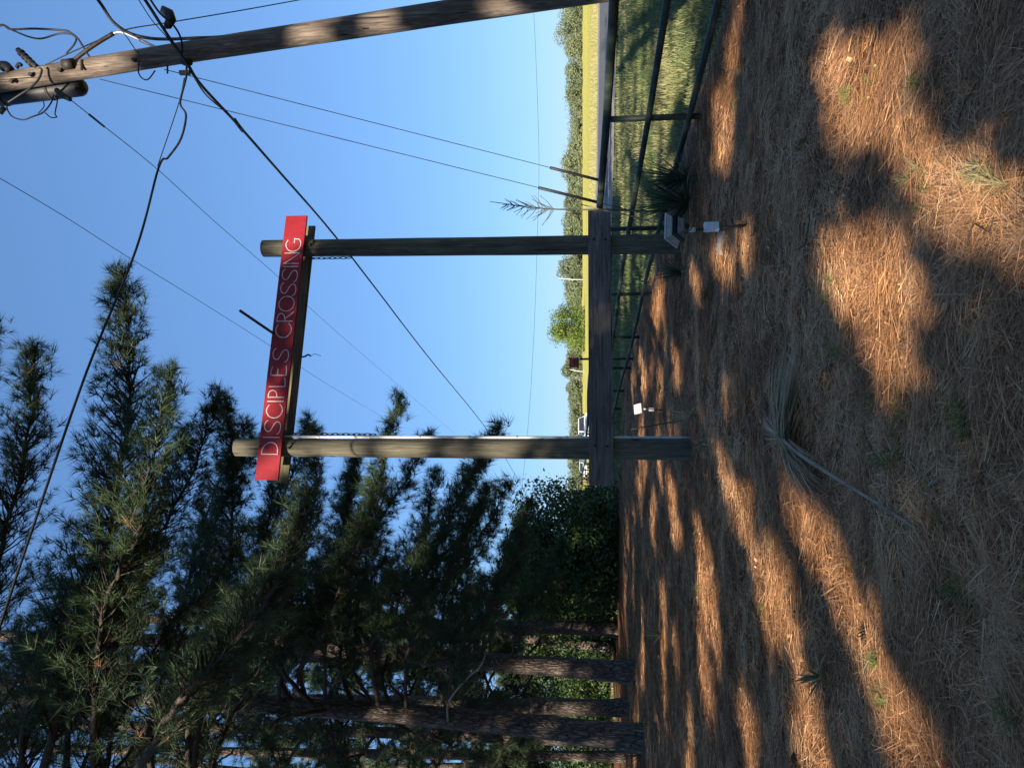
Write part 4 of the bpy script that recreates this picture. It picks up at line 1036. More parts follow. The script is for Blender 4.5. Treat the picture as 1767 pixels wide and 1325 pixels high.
# ------------------------------------------------------------------ yuccas, seedlings, litter pieces
def leaf_strip(mb, base, d, L, w, droop, tint, nseg=5, fold=.35):
    d = d / np.linalg.norm(d); side = np.cross(d, [0, 0, 1.0]); sn = np.linalg.norm(side)
    side = side / sn if sn > 1e-3 else np.array([1.0, 0, 0]); nrm = np.cross(side, d)
    Vs = []; cur = np.array(base, float); dc = d.copy()
    for j in range(nseg + 1):
        f = j / nseg; ww = w * (0.7 + .6 * f if f < .4 else .94 * (1 - (f - .4) / .6) ** .8 + .02)
        Vs += [cur - side * ww / 2 + nrm * fold * ww / 2, cur, cur + side * ww / 2 + nrm * fold * ww / 2]
        cur = cur + dc * L / nseg; dc = dc + np.array([0, 0, -droop / nseg]); dc /= np.linalg.norm(dc)
    i = np.arange(nseg) * 3
    q = np.concatenate([np.stack([i, i + 1, i + 4, i + 3], 1), np.stack([i + 1, i + 2, i + 5, i + 4], 1)])
    mb.add(np.array(Vs), q, tint)
def yucca(label, c, n, L, w=.022, seed=0, tint=.4, elev=(-5, 85), droop=.25, dead=.15, group='yuccas growing in the pine straw', m='yucca', name='yucca', cat='yucca'):
    e = empty(name); tag(e, label, cat, group); r_ = np.random.default_rng(seed)
    mb = MB(); md = MB()
    for i in range(n):
        el = R(r_.uniform(*elev)); a = r_.uniform(0, 6.28); d = np.array([math.cos(a) * math.cos(el), math.sin(a) * math.cos(el), math.sin(el)])
        isd = r_.random() < dead and (el < R(25) or dead >= 1)
        leaf_strip(md if isd else mb, c + d * .03 + [0, 0, .04], d, L * r_.uniform(.65, 1.08), w * r_.uniform(.7, 1.15), droop * r_.uniform(.2, 1.6) + (.7 if isd else 0), r_.uniform(.2, .9) if isd else np.clip(tint + r_.normal(0, .16), 0, 1))
    if mb.n: mb.build('leaves', MAT[m], e)
    if md.n: md.build('dead_leaves', MAT['deadleaf'], e)
    return e
def gpt(x, y):
    p = G(x, y, .04); p[2] = float(bed_h(p[0], p[1])) ; return p
yc = P(1190, 350, 9.05); yc = np.array([yc[0], yc[1], .12])
y1 = yucca('large spiky yucca with a tall dry flower stalk right of the right post', yc, 170, .74, .024, 1, .28)
yucca('second large yucca crown beside the tall-stalked yucca, nearer the fence', np.array([yc[0] + .38, yc[1] + .2, .1]), 120, .74, .024, 2, .26)
stk = px_path([(1150, 366, 9.1), (1050, 362, 9.1), (1000, 362, 9.1), (930, 360, 9.1), (880, 353, 9.1), (845, 348, 9.1)])
sk = MB().tube(smoothpath(stk, 6), np.linspace(.014, .004, 31), 6).build('flower_stalk', MAT['drystalk'], y1, True)
br = MB(); r_ = np.random.default_rng(5)
for i in range(44):
    f = i / 44; x = 958 - 85 * f; q = P(x, 361 - 9 * f, 9.1); a = r_.uniform(0, 6.28); el = R(r_.uniform(25, 60)); L = .27 * (1 - .6 * f)
    d = np.array([math.cos(a) * math.cos(el), .6 * math.sin(a) * math.cos(el), math.sin(el)])
    br.tube([q, q + d * L * .5 + [0, 0, -.01], q + d * L + [0, 0, .01]], [.005, .004, .0025], 4)
br.build('stalk_branchlets', MAT['drystalk'], sk)
sp = MB().tube(smoothpath(px_path([(1120, 381, 9.3), (1085, 372, 9.3), (1050, 365, 9.3), (1000, 352, 9.4)]), 5), np.linspace(.012, .006, 16), 5).build('flower_stalk', MAT['stick'], y1, True)
yg = 0
for lab, x, y, n, L, tn, sd in (
    ('grey-green yucca just left of the right post base', 1180, 470, 60, .42, .55, 3), ('yucca at the foot of the leaning pine trunk', 1096, 1145, 60, .75, .5, 4),
    ('pale star-shaped yucca in the straw right of the leaning pine', 1146, 1096, 34, .42, .75, 5), ('yucca at the foot of the thickest pine trunk near the corner', 1112, 1302, 40, .75, .6, 6),
    ('small flat yucca rosette left of the long sun streak', 1432, 1168, 22, .17, .85, 7), ('tiny yucca between the leaning pine and the left post', 1112, 985, 20, .3, .6, 8)):
    yucca(lab, gpt(x, y), n, L, .02, sd, tn, (5, 80))
yucca('dry straw-coloured yucca clump at the right foot of the left post', gpt(1203, 716), 130, .46, .008, 9, .4, (0, 75), .7, 1.0, name='dry_yucca')
yucca('low dry leaf clump along the left foot of the left post', gpt(1216, 766), 60, .30, .007, 19, .4, (0, 40), .8, 1.0, name='dry_yucca')
o = MB().tube(smoothpath([gpt(1196, 722), P(1150, 730, gpt(1196, 722)[1]), P(1089, 741, gpt(1196, 722)[1])], 5), np.linspace(.012, .007, 11), 6).build('leaning_stick', MAT['twig'], None, True)
tag(o, 'thin dark stick leaning up from the dry clump by the left post', 'stick')
# fallen dead yucca with bleached stalk
dy = empty('fallen_yucca'); tag(dy, 'fallen dead yucca with swept tan leaves and a bleached stalk', 'dead plant')
c0_ = gpt(1378, 757); mb = MB(); r_ = np.random.default_rng(21)
for i in range(170):
    tgt = gpt(1384 + r_.normal(0, 15), 608 + r_.normal(0, 26)); d = tgt - c0_; L = np.linalg.norm(d) * r_.uniform(.75, 1.05)
    leaf_strip(mb, c0_ + r_.normal(0, .03, 3) * [1, 2.0, .4] + [0, 0, .03 + .07 * r_.random()], d / L + np.array([0, r_.normal(0, .05), .32 * r_.random()]), L, .011, .35 + .25 * r_.random(), np.clip(r_.normal(.55, .22), 0, 1), 6)
for i in range(80):
    tgt = gpt(1425 + r_.normal(0, 26), 868 + r_.normal(0, 22)); d = tgt - c0_; L = np.linalg.norm(d) * r_.uniform(.6, 1.05)
    leaf_strip(mb, c0_ + r_.normal(0, .025, 3) + [0, 0, .06], d / L + np.array([0, 0, .3 * r_.random()]), L, .009, .4, np.clip(r_.normal(.5, .22), 0, 1), 6)
for i in range(26):
    tgt = gpt(1340 + r_.normal(0, 14), 725 + r_.normal(0, 40)); d = tgt - c0_; L = min(.45, np.linalg.norm(d))
    leaf_strip(mb, c0_ + [0, 0, .05], d / np.linalg.norm(d) + np.array([0, 0, .4]), L, .009, .6, np.clip(r_.normal(.5, .2), 0, 1), 5)
mb.build('dead_leaves', MAT['deadleaf'], dy)
sa = [c0_ + [0, 0, .09]] + [gpt(x, y) + np.array([0, 0, z]) for x, y, z in ((1420, 788, .10), (1470, 824, .08), (1530, 866, .05), (1600, 912, .02))]
MB().tube(smoothpath(sa, 7), np.linspace(.0135, .005, 29) * (1 + .25 * np.sin(np.arange(29) * 2.3) * .5), 9).build('stalk', MAT['stick'], dy, True)

SEED_T = [tuft_template(26, .085, .0032, (10, 78), s) for s in range(20, 23)]
seeds = [(1447, 500, 1.0, 'bright seedling at the top edge of the big sun patch'), (1457, 603, 1.1, 'dull green seedling beside the big sun patch below the bright one'), (1517, 690, 1.15, 'bright seedling at the shadow edge of the big sun patch'),
         (1578, 706, 1.1, 'vivid green seedling with a cone beside it in the big sun patch'), (1568, 783, 1.0, 'seedling at the lower tip of the big sun patch'), (1546, 800, 1.0, 'shaded seedling next to the lower tip of the big sun patch'),
         (1690, 722, 1.35, 'large seedling in shade right of the big sun patch'), (1604, 138, .8, 'pale seedling in the upper sun patch near the top edge'), (1508, 135, .7, 'tiny seedling at the left of the upper sun patch'),
         (1600, 327, .9, 'seedling in the second sun patch below the upper one'), (1576, 308, .8, 'dry pale tuft beside the second sun patch seedling'), (1735, 300, 1.2, 'grey dry tuft at the right edge of the view'),
         (1536, 1207, 1.1, 'seedling in the long slanting sun streak'), (1519, 1150, .9, 'small tuft at the edge of the long slanting sun streak'), (1213, 1012, .8, 'seedling in the narrow far sun streak'), (1320, 1056, .8, 'tuft at the start of the broad left sun streak'),
         (1330, 940, .8, 'grey tuft between the far streaks and the fallen yucca'), (1470, 175, .9, 'shaded tuft above the upper sun patch'), (1400, 250, .9, 'shaded tuft left of the upper sun patch'), (1660, 1010, 1.0, 'shaded tuft in the dark lower right'),
         (1290, 240, 1.0, 'dark tuft near the fence foot'), (1750, 1215, 1.1, 'shaded tuft by the lower right corner')]
for x, y, sc_, lab in seeds:
    c = gpt(x, y); n = 5
    pos = c + rng.normal(0, .035, (n, 3)) * [1, 1, .3] + [0, 0, .03]
    dry = 'dry' in lab or 'grey' in lab
    o = tufts_mesh('pine_seedling', pos, rng.normal(0, .45, (n, 3)) + [0, 0, 1], sc_ * rng.uniform(.8, 1.2, n), .95 if dry else .5, SEED_T, MAT['seedling'])
    tag(o, lab + ' in the straw' if 'straw' not in lab else lab, 'seedling', 'pine seedlings in the straw')
# cones
def cone(c, label, s=1.0):
    e = empty('pine_cone'); tag(e, label, 'pine cone', 'pine cones on the straw'); mb = MB(); r_ = np.random.default_rng(int(abs(c[0]) * 1000))
    a0 = r_.uniform(0, 6.28); ax = np.array([math.cos(a0), math.sin(a0), .15]); ax /= np.linalg.norm(ax); u_ = np.cross(ax, [0, 0, 1.0]); u_ /= np.linalg.norm(u_); w_ = np.cross(u_, ax)
    c = np.array(c) + [0, 0, .035 * s]
    MB().tube([c - ax * .06 * s, c, c + ax * .06 * s], [.012 * s, .02 * s, .006 * s], 7).build('core', MAT['cone'], e)
    for i in range(60):
        f = i / 60; a = i * 2.4; rr_ = .034 * s * math.sin(math.pi * (0.12 + .85 * f)) + .004; q = c + ax * (-.06 + .12 * f) * s
        o_ = (u_ * math.cos(a) + w_ * math.sin(a)); tt = np.cross(ax, o_)
        tip = q + o_ * rr_ + ax * .012 * s
        mb.add(np.array([q + o_ * .008 + tt * .004, q + o_ * .008 - tt * .004, tip - tt * .009 * s, tip + tt * .009 * s, tip + o_ * .004 + ax * .006]), [np.array([[0, 1, 2, 3]]), np.array([[3, 2, 4]])])
    mb.build('scales', MAT['cone'], e)
cone(gpt(1580, 690), 'dark pine cone beside the vivid seedling in the big sun patch', .8)
cone(gpt(1498, 1090), 'dark pine cone at the edge of the long slanting sun streak', .8)
cone(gpt(1392, 1318), 'pine cone at the bottom left near the sun streaks', 1.1)
cone(gpt(1575, 600), 'small pine cone lying high in the big sun patch', .6)
# stones
def stone(c, size, label, seed, m='stone', rz=0.3):
    r_ = np.random.default_rng(seed)
    th = np.linspace(0, np.pi, 9); ph = np.linspace(0, 2 * np.pi, 14, endpoint=False)
    V = []
    for a in th:
        for p in ph:
            d = np.array([math.sin(a) * math.cos(p), math.sin(a) * math.sin(p), math.cos(a)])
            k = 1 + .35 * (float(vnoise(d[0] * 2 + 9, d[1] * 2 + d[2] * 1.7 + 5, seed)) - .5)
            d = np.sign(d) * np.abs(d) ** .7
            V.append(d * k * np.array(size) / 2)
    V = np.array(V); cc, ss = math.cos(rz), math.sin(rz)
    V = V @ np.array([[cc, -ss, 0], [ss, cc, 0], [0, 0, 1]]).T + np.array(c)
    idx = np.arange(9 * 14).reshape(9, 14); q = np.stack([idx[:-1], np.roll(idx, -1, 1)[:-1], np.roll(idx, -1, 1)[1:], idx[1:]], -1).reshape(-1, 4)
    o = mesh_obj('stone', V, [q[:, ::-1].copy()], MAT[m], None, False); tag(o, label, 'stone', 'stones in the straw'); return o
stone(gpt(1250, 420), (.26, .12, .10), 'pale flat stone in the sun left of the flood light stake', 3, rz=-.3)
stone(gpt(1262, 511), (.10, .07, .05), 'small pale stone lying alone right of the fallen yucca tip', 5)
stone(gpt(1237, 508), (.22, .14, .05), 'dark flat stone beside the small pale stone', 6, 'cone')
stone(gpt(1152, 748), (.07, .05, .05), 'tiny pale stone behind the left post', 8)
# fallen sticks
for i, (xa, ya, xb, yb, r__, lab) in enumerate(((1290, 610, 1345, 560, .006, 'curved pale twig above the fallen yucca leaves'), (1620, 840, 1767, 800, .006, 'thin twig on the straw at the right edge'), (1480, 1230, 1520, 1120, .005, 'thin twig crossing the long sun streak'), (1290, 740, 1345, 650, .006, 'thin twig between the left post and the fallen yucca'))):
    a, b_ = gpt(xa, ya), gpt(xb, yb); m_ = (a + b_) / 2 + np.array([.03, .05, .02])
    o = MB().tube(smoothpath([a + [0, 0, .02], m_, b_ + [0, 0, .03]], 6), np.linspace(r__, r__ * .5, 13), 5).build('fallen_twig', MAT['stick'], None, True); tag(o, lab, 'twig', 'twigs lying on the straw')

# ------------------------------------------------------------------ pine straw needles and verge grass (uncountable stuff)
N = 560000
r = np.exp(rng.uniform(math.log(1.9), math.log(24), N)); th = rng.uniform(-R(47), R(47), N)
X = r * np.sin(th); Y = r * np.cos(th)
ok = bed_mask(X, Y) & (vnoise(X * 1.7, Y * 1.7, 61) * .6 + vnoise(X * 5.3, Y * 5.3, 63) * .4 + .35 * rng.random(N) > .38)
X, Y, r = X[ok], Y[ok], r[ok]; n = len(X)
ori = 2 * np.pi * vnoise(X * .9, Y * .9, 51) * 1.3 + rng.normal(0, .8, n)
L = rng.uniform(.09, .25, n) * (1 + .02 * r); wd_ = .0014 * (1 + r / 7) * rng.uniform(.6, 1.4, n)
z = bed_h(X, Y) + np.abs(rng.normal(0, .016, n)) + .002
dx, dy_ = np.cos(ori), np.sin(ori); tl = rng.normal(0, .10, n); tl2 = rng.normal(0, .13, n)
p0 = np.stack([X - dx * L / 2, Y - dy_ * L / 2, z - tl * L / 2], 1); p2_ = np.stack([X + dx * L / 2, Y + dy_ * L / 2, z + tl2 * L / 2], 1)
sd_ = np.stack([-dy_, dx, rng.normal(0, .5, n)], 1) * (wd_ / 2)[:, None]
V = np.stack([p0 + sd_, p0 - sd_, p2_], 1).reshape(-1, 3)
tn = np.clip(rng.normal(.54, .20, n) + .4 * (vnoise(X * 1.1, Y * 1.1, 71) - .5) + .4 * (vnoise(X * 3.7, Y * 3.7, 72) - .5) - .3 * (rng.random(n) < .2), 0, 1)
tag(mesh_obj('pine_straw', V, [np.arange(3 * n).reshape(-1, 3)], MAT['straw'], None, False, np.repeat(tn, 3)), 'loose brown fallen pine needles over the ground', 'pine straw', kind='stuff')

N = 14000
r = np.exp(rng.uniform(math.log(2.0), math.log(20), N)); th = rng.uniform(-R(47), R(47), N)
X = r * np.sin(th); Y = r * np.cos(th); ok = bed_mask(X, Y) & (vnoise(X * 1.2, Y * 1.2, 62) > .38); X, Y = X[ok], Y[ok]; n = len(X)
sz = rng.uniform(.006, .024, n) * rng.choice([1, 1, 1, 1.5], n); Rm = rot_to(rng.normal(0, .45, (n, 3)) + [0, 0, 1], rng.uniform(0, 6.28, n))
bs = np.array([[-.5, -.3, 0], [.45, -.35, .04], [.6, .2, 0], [-.4, .4, .06]])
V = (np.einsum('nij,vj->nvi', Rm, bs) * sz[:, None, None] + np.stack([X, Y, bed_h(X, Y) + rng.uniform(.008, .03, n)], 1)[:, None, :]).reshape(-1, 3); i4 = np.arange(n) * 4
tw_ = MB(); r_ = np.random.default_rng(88)
for i in range(300):
    rr_ = math.exp(r_.uniform(math.log(2.2), math.log(15))); a_ = r_.uniform(-R(44), R(44)); x_, y_ = rr_ * math.sin(a_), rr_ * math.cos(a_)
    if not bed_mask(np.array([x_]), np.array([y_]))[0]: continue
    o_ = r_.uniform(0, 6.28); L_ = r_.uniform(.06, .3); d_ = np.array([math.cos(o_), math.sin(o_), 0]); q_ = np.array([x_, y_, float(bed_h(x_, y_)) + .018]); k_ = r_.normal(0, .12 * L_, (4, 3)) * [1, 1, .25]
    tw_.tube([q_ + d_ * L_ * f + k_[j] for j, f in enumerate((0, .35, .7, 1))], [.0045, .004, .003, .002], 3, False, r_.random())
tw_.build('small_twigs', MAT['twig'], None, True)
tag(bpy.data.objects['small_twigs'], 'small dark broken twigs strewn over the straw', 'twigs', kind='stuff')
tag(mesh_obj('bark_flakes', V, [np.stack([i4, i4 + 1, i4 + 2, i4 + 3], 1)], MAT['straw'], None, False, np.repeat(np.clip(rng.choice([.05, .2, .5, .85], n, p=[.4, .3, .22, .08]), 0, 1), 4)), 'small bark flakes and dry leaf bits over the straw', 'litter', kind='stuff')

N = 30000
sq = ROAD_W + .1 + 26 * rng.random(N) ** 2.2; tq = rng.uniform(-18, 45, N)
X = RA[0] + RD[0] * tq + RN[0] * sq; Y = RA[1] + RD[1] * tq + RN[1] * sq; z0 = H(X, Y)
hh = (.12 + .35 * vnoise(X * .3, Y * .3, 84) ** 2) * rng.uniform(.5, 1.2, N); a = rng.uniform(0, 6.28, N); ln = rng.normal(0, .3, (N, 2)) * hh[:, None]
V = np.stack([np.stack([X + np.cos(a) * .02, Y + np.sin(a) * .02, z0], 1), np.stack([X - np.cos(a) * .02, Y - np.sin(a) * .02, z0], 1), np.stack([X + ln[:, 0], Y + ln[:, 1], z0 + hh], 1)], 1).reshape(-1, 3)
tag(mesh_obj('field_grass', V, [np.arange(3 * N).reshape(-1, 3)], MAT['grass'], None, False, np.repeat(np.clip(rng.normal(.8, .15, N), 0, 1), 3)), 'dry yellow grass along the far side of the road', 'grass', kind='stuff')

N = 150000
r = np.exp(rng.uniform(math.log(6.0), math.log(48), N)); th = rng.uniform(-R(30), R(42), N)
X = r * np.sin(th); Y = r * np.cos(th)
sgd = road_s(X, Y)
ok = (~bed_mask(X - .12, Y)) & (sgd < -.1) & (Y < 45)
hn = vnoise(X * .5, Y * .9, 81) * .7 + vnoise(X * 2.1, Y * 2.5, 82) * .3
ok &= rng.random(N) < .35 + hn
X, Y, hn = X[ok], Y[ok], hn[ok]; n = len(X)
hh = (.05 + .22 * hn ** 1.5) * rng.uniform(.5, 1.25, n); a = rng.uniform(0, 6.28, n); wv = .006 * (1 + Y / 14) * rng.uniform(.6, 1.3, n)
z0 = H(X, Y); sx, sy = np.cos(a) * wv / 2, np.sin(a) * wv / 2
ln = rng.normal(0, .35, (n, 2)) * hh[:, None]
V = np.stack([np.stack([X + sx, Y + sy, z0], 1), np.stack([X - sx, Y - sy, z0], 1), np.stack([X - sx * .8 + ln[:, 0] * .35, Y - sy * .8 + ln[:, 1] * .35, z0 + hh * .55], 1), np.stack([X + sx * .8 + ln[:, 0] * .35, Y + sy * .8 + ln[:, 1] * .35, z0 + hh * .55], 1), np.stack([X + ln[:, 0], Y + ln[:, 1], z0 + hh * .95], 1)], 1).reshape(-1, 3)
i5 = np.arange(n) * 5
tn = np.clip(.44 + .7 * (vnoise(X * .35, Y * .6, 83) - .4) + rng.normal(0, .13, n), 0, 1)
tag(mesh_obj('verge_grass', V, [np.stack([i5, i5 + 1, i5 + 2, i5 + 3], 1), np.stack([i5 + 3, i5 + 2, i5 + 4], 1)], MAT['grass'], None, False, np.repeat(tn, 5)), 'uneven green grass between the pipe fence and the road', 'grass', kind='stuff')

# ------------------------------------------------------------------ the pines behind the camera that shade the foreground
def inside(poly, pts):
    poly = np.asarray(poly, float); x, y = pts[:, 0], pts[:, 1]; res = np.zeros(len(pts), bool); j = len(poly) - 1
    for i in range(len(poly)):
        xi, yi = poly[i]; xj, yj = poly[j]
        c = ((yi > y) != (yj > y)) & (x < (xj - xi) * (y - yi) / (yj - yi + 1e-12) + xi); res ^= c; j = i
    return res
LIT = [
    [(1406, 40), (1458, 58), (1523, 65), (1550, 82), (1550, 170), (1533, 242), (1458, 250), (1446, 200), (1422, 140)],
    [(1556, 250), (1600, 240), (1650, 288), (1700, 328), (1745, 380), (1723, 387), (1663, 358), (1608, 338), (1552, 300)],
    [(1432, 460), (1476, 374), (1523, 404), (1583, 440), (1648, 480), (1690, 515), (1692, 545), (1655, 600), (1610, 645), (1598, 760), (1565, 805), (1535, 720), (1505, 625), (1470, 560), (1440, 505)],
    [(1722, 640), (1775, 600), (1775, 850), (1735, 770)],
    [(1362, 875), (1402, 868), (1440, 955), (1500, 1080), (1560, 1190), (1625, 1335), (1535, 1335), (1492, 1180), (1482, 1090), (1420, 1000), (1372, 940)],
    [(1310, 962), (1352, 972), (1372, 1060), (1392, 1130), (1425, 1335), (1385, 1335), (1378, 1220), (1330, 1130), (1312, 1040)],
    [(1205, 960), (1222, 960), (1238, 1050), (1242, 1100), (1232, 1215), (1214, 1200), (1206, 1080)],
    [(1134, 488), (1140, 486), (1152, 520), (1146, 522)], [(1142, 536), (1151, 536), (1164, 595), (1165, 640), (1154, 660), (1146, 600)], [(1128, 500), (1137, 500), (1139, 540), (1130, 590), (1124, 560)],
    [(1103, 595), (1111, 617), (1121, 658), (1114, 680), (1106, 645)], [(1134, 626), (1139, 626), (1142, 690), (1136, 700)], [(1154, 705), (1160, 705), (1164, 752), (1156, 752)], [(1210, 645), (1218, 650), (1221, 690), (1214, 690)],
    [(1250, 667), (1259, 672), (1261, 712), (1253, 708)], [(1241, 753), (1255, 780), (1266, 817), (1257, 852), (1250, 808)], [(1271, 817), (1282, 826), (1294, 921), (1294, 952), (1280, 934), (1275, 871)],
    [(1151, 808), (1160, 835), (1171, 916), (1169, 939), (1158, 889)], [(1094, 808), (1103, 844), (1108, 898), (1099, 880)], [(1194, 903), (1203, 912), (1221, 980), (1221, 1000), (1198, 1000), (1196, 953)],
    [(1235, 413), (1253, 427), (1262, 468), (1244, 490), (1235, 459)], [(1275, 395), (1292, 400), (1295, 440), (1280, 440)], [(1196, 468), (1208, 470), (1210, 505), (1200, 500)],
    [(1232, 168), (1256, 165), (1254, 285), (1236, 285)], [(1250, -10), (1276, -10), (1272, 112), (1254, 108)],
    [(1143, 1000), (1149, 1000), (1149, 1160), (1144, 1160)], [(1108, 1030), (1112, 1030), (1112, 1180), (1108, 1180)], [(1286, 1200), (1300, 1200), (1306, 1335), (1294, 1335)],
]
shade_pts, lit_pts = [], []
gxx, gyy = np.meshgrid(np.arange(-16, 7, .30), np.arange(1.9, 27, .30))
gp = np.stack([gxx.ravel() + rng.uniform(-.1, .1, gxx.size), gyy.ravel() + rng.uniform(-.1, .1, gxx.size), np.full(gxx.size, .06)], 1)
gx2, gy2 = np.meshgrid(np.arange(-6, 6, .15), np.arange(1.6, 8, .15))
gx3, gy3 = np.meshgrid(np.arange(-10, 4.5, .2), np.arange(8, 21, .17))
gx2 = np.concatenate([gx2.ravel(), gx3.ravel()]); gy2 = np.concatenate([gy2.ravel(), gy3.ravel()])
gp = np.concatenate([gp, np.stack([gx2.ravel() + rng.uniform(-.06, .06, gx2.size), gy2.ravel() + rng.uniform(-.06, .06, gx2.size), np.full(gx2.size, .06)], 1)])
px = to_px(gp)
isl = np.zeros(len(gp), bool)
for poly in LIT: isl |= inside(poly, px)
verge = gp[:, 0] > fence_x(gp[:, 1]) + .3
streak = vnoise(gp[:, 0] * .45, gp[:, 1] * 1.2, 91)
isl &= vnoise(gp[:, 0] * 2.6 + .5 * gp[:, 1], gp[:, 1] * 1.3, 97) < .73
isl = np.where(verge, (streak > .60), isl)
fadep = (~verge) & (gp[:, 1] > 9.5) & (gp[:, 0] < 0.5)
isl |= fadep & (vnoise(gp[:, 0] * .55 - .25 * gp[:, 1], gp[:, 1] * 2.2, 92) > .83)
lit_pts.append(gp[isl]); shade_pts.append(gp[~isl]); NGR = int((~isl).sum())
# fine lit samples inside the near sun patches
fx, fy_ = np.meshgrid(np.arange(-6, 6, .12), np.arange(2.2, 16, .12)); fp = np.stack([fx.ravel(), fy_.ravel(), np.full(fx.size, .06)], 1); fpx = to_px(fp)
fl = np.zeros(len(fp), bool)
for poly in LIT: fl |= inside(poly, fpx)
fl &= vnoise(fp[:, 0] * 2.6 + .5 * fp[:, 1], fp[:, 1] * 1.3, 97) < .73
lit_pts.append(fp[fl])
# verge / road beyond
gxx, gyy = np.meshgrid(np.arange(0, 26, .7), np.arange(8, 40, .5)); vp = np.stack([gxx.ravel(), gyy.ravel(), np.zeros(gxx.size)], 1)
vp = vp[(vp[:, 0] > fence_x(vp[:, 1])) & (road_s(vp[:, 0], vp[:, 1]) < 6.5) & (vnoise(vp[:, 0] * .35, vp[:, 1] * 1.0, 93) < .58)]
shade_pts.append(vp)
# sign, posts, pole: which stretches catch the sun
def span(a, b_, n): return [a + (b_ - a) * f for f in np.linspace(0, 1, n)]
sl, ss, ss_soft = [], [], []
for f in np.linspace(0, 1, 40):
    for z in (zb, (zt + zb) / 2, zt):
        lit_here = (f < .09) or (.21 < f < .27 and z > zb) or (.89 < f < .95)
        if lit_here: sl.append(S(f * L_SIGN, -.02, z))
        elif z == zt or rng.random() < .5: ss_soft.append(S(f * L_SIGN, -.02, z))
for x in np.linspace(410, 1200, 60):
    t, z = on_sign(x, 772, 0.05); lit_here = (508 < x < 558) or (580 < x < 625) or (655 < x < 690) or (720 < x < 740) or (775 < x < 795) or (850 < x < 870) or (925 < x < 945)
    (sl if lit_here else ss).append(S(t - .06, .05, z))
    t, z = on_sign(x, 430, 0.05); ss.append(S(t, .05, z))
for x in np.linspace(0, 1000, 50):
    y = np.interp(x, [20, 300, 700, 1000], [140, 94, 33, -15]); q = P(x, y, 8.85)
    (sl if (118 < x < 198 or 15 < x < 50 or 515 < x < 545 or 650 < x < 665 or 838 < x < 858) else ss).append(q)
for f in np.linspace(0, 1, 30):
    q = S(tp0 + (tp1 - tp0) * f, 0, (zp1 + zpb) / 2); (sl if (.56 < f < .64) else ss).append(q)
for x, y in ((560, 750), (520, 830)): sl.append(P(x, y, 9.5))
for Y in np.arange(7, 20, .35):
    for h in (.25, .74, 1.23): (ss if rng.random() < .8 else sl).append(np.array([float(fence_x(Y)), Y, h]))
for x, y, Yq in ((560, 1118, Y2), (600, 1120, Y2), (680, 1128, Y2), (905, 1150, Y2), (960, 1155, Y2), (1010, 1160, Y2), (860, 1083, b4[1]), (990, 1087, b4[1]), (1005, 1087, b4[1]), (640, 1232, Y1), (690, 1235, Y1), (930, 1258, Y1), (1040, 1272, Y1), (240, 1208, Y1), (720, 1265, b6[1]), (800, 1268, b6[1]), (880, 1271, b6[1])):
    sl.append(P(x, y + 8, Yq - .3))
for q in ((930, 945, 28), (975, 985, 28), (1010, 1020, 29), (900, 870, 28), (1030, 900, 27), (985, 925, 27)): sl.append(P(*q))
for x in np.linspace(-10, 140, 10): ss += [P(x, 160, 9.0), P(x, 170, 9.0)]
for x in (1140, 1160, 1180, 1220): ss += [P(x, 400, 6.5), P(x, 380, 6.5)]
shade_hi = np.concatenate([np.repeat(np.array(ss), 4, 0), np.array(ss_soft)])
# the stand itself and its shrubs are mostly in shade
vol = np.stack([rng.uniform(-19, 1.5, 6500), rng.uniform(10, 33, 6500), rng.uniform(.3, 14, 6500)], 1)
vol = np.concatenate([vol, np.stack([rng.uniform(-11, 0, 2500), rng.uniform(9, 14, 2500), rng.uniform(3, 12, 2500)], 1)])
vpx = to_px(vol); keep = (vpx[:, 1] > 640) & (vpx[:, 0] > -60) & (vnoise(vol[:, 0] * .55 + vol[:, 1] * .2, vol[:, 2] * .8, 95) < .76)
shade_pts.append(vol[keep])
lit_pts.append(np.array(sl))
LP = np.concatenate(lit_pts); SP = np.concatenate(shade_pts + [shade_hi])
LHI = len(LP) - len(sl)
SHI = len(SP) - len(shade_hi)
e1 = np.cross(TO_SUN, [0, 0, 1.0]); e1 /= np.linalg.norm(e1); e2 = np.cross(e1, TO_SUN)
LQ = np.stack([LP @ e1, LP @ e2], 1)
cell = {}
for iq, q in enumerate(LQ): cell.setdefault((int(math.floor(q[0] / .5)), int(math.floor(q[1] / .5))), []).append((q[0], q[1], iq))
shade_trees = [(-3.5, -6), (-9, -5), (-14.5, -7), (-20, -9), (2.5, -8), (7.5, -10), (-6, -13), (-12, -14), (-18, -16), (-25, -13), (0.5, -16), (6, -18), (-9, -22), (-2.5, -24), (-16, -25), (-23, -24), (13, -20), (4, -27)]
LE1 = np.concatenate([fp[fl] @ e1, np.array(sl) @ e1])               # trunks stand where their own shadows miss the sun patches
moved = []
for X, Y in shade_trees:
    best = None
    for sh in sorted(np.arange(-3.0, 3.01, .1), key=abs):
        nb = int((np.abs(LE1 - ((X + sh) * e1[0] + Y * e1[1])) < .24).sum()) + 6 * abs(sh)
        if best is None or nb < best[0]: best = (nb, X + sh)
    moved.append((best[1], Y))
shade_trees = moved
clumps = [[] for _ in shade_trees]
TX = np.array(shade_trees)
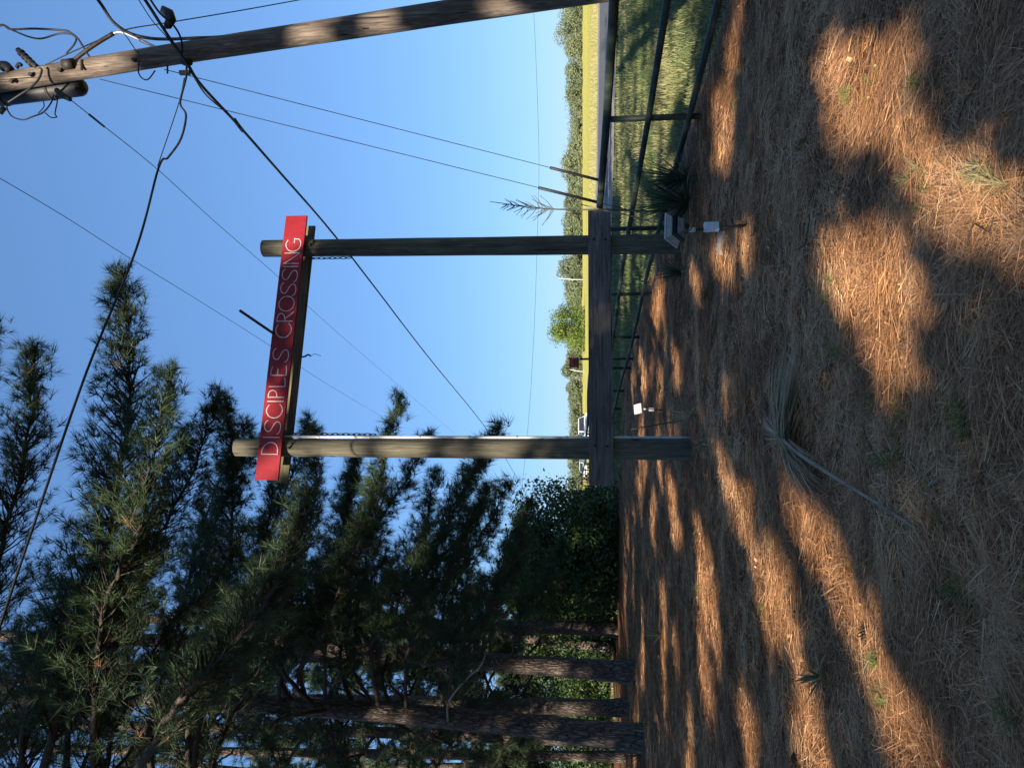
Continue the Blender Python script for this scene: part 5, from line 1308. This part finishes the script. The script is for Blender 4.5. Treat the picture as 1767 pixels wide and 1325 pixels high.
for isp, sp_ in enumerate(SP):
    q = np.array([sp_ @ e1, sp_ @ e2]); ci, cj = int(math.floor(q[0] / .5)), int(math.floor(q[1] / .5)); bad = False
    for a in (-1, 0, 1):
        for c in (-1, 0, 1):
            for w in cell.get((ci + a, cj + c), ()):
                if (w[0] - q[0]) ** 2 + (w[1] - q[1]) ** 2 < (0.13 if isp < NGR else (0.43 if w[2] < LHI else 0.36)) ** 2 and (isp < SHI or w[2] >= LHI): bad = True; break
            if bad: break
        if bad: break
    if bad: continue
    got = 0
    for _ in range(24):
        Yt = rng.uniform(-27, -3.5); t = (Yt - sp_[1]) / TO_SUN[1]; q3 = sp_ + TO_SUN * t
        if isp < NGR: q3 = q3 + e1 * rng.uniform(-.1, .1) + e2 * rng.uniform(-.03, .03)
        if not (3.6 < q3[2] < 31): continue
        dd_ = np.hypot(TX[:, 0] - q3[0], TX[:, 1] - q3[1]); k = int(dd_.argmin())
        if dd_[k] < 4.2:
            clumps[k].append(np.append(q3, 0.42 if isp < NGR else 1.0)); got += 1
            if got == (3 if isp < NGR else 2): break
SH_T = [tuft_template(6, .40, .27, (5, 170), s) for s in range(40, 43)]
words = ['first', 'second', 'third', 'fourth', 'fifth', 'sixth', 'seventh', 'eighth', 'ninth', 'tenth', 'eleventh', 'twelfth', 'thirteenth', 'fourteenth', 'fifteenth', 'sixteenth', 'seventeenth', 'eighteenth']
for k, (X, Y) in enumerate(shade_trees):
    e = empty('pine_tree'); tag(e, 'tall pine behind the camera that throws shade on the foreground, %s of eighteen' % words[k], 'tree', 'pines behind the camera')
    top = max([c[2] for c in clumps[k]] + [14]) + .5
    trunk_mesh([np.array([X, Y, -.1]), np.array([X + .1, Y, top * .5]), np.array([X + .15, Y, top])], [.2, .15, .03], e, 10, 200 + k)
    if not clumps[k]: continue
    C_ = np.array(clumps[k]); CS = C_[:, 3]; C_ = C_[:, :3]
    lm = MB()
    for c in C_[::10]:
        qs = np.array([np.array([X, Y, max(2.5, c[2] - 1.5)]) * (1 - f) + c * f for f in np.linspace(.05, .95, 12)])
        if any((int(math.floor(a_ / .5)), int(math.floor(b__ / .5))) in cell for a_, b__ in zip(qs @ e1, qs @ e2)): continue
        zt_ = max(2.5, c[2] - .8 - .2 * np.hypot(c[0] - X, c[1] - Y)); lm.tube([np.array([X + .1, Y, zt_]), (np.array([X, Y, zt_]) + c) / 2 + [0, 0, .1], c], [.03, .02, .008], 4)
    if lm.n: lm.build('limbs', MAT['twig'], e, True)['kind'] = 'stuff'
    tufts_mesh('crown', C_, rng.normal(0, 1, C_.shape), rng.uniform(.8, 1.1, len(C_)) * CS, .42, SH_T, MAT['needle'], e)
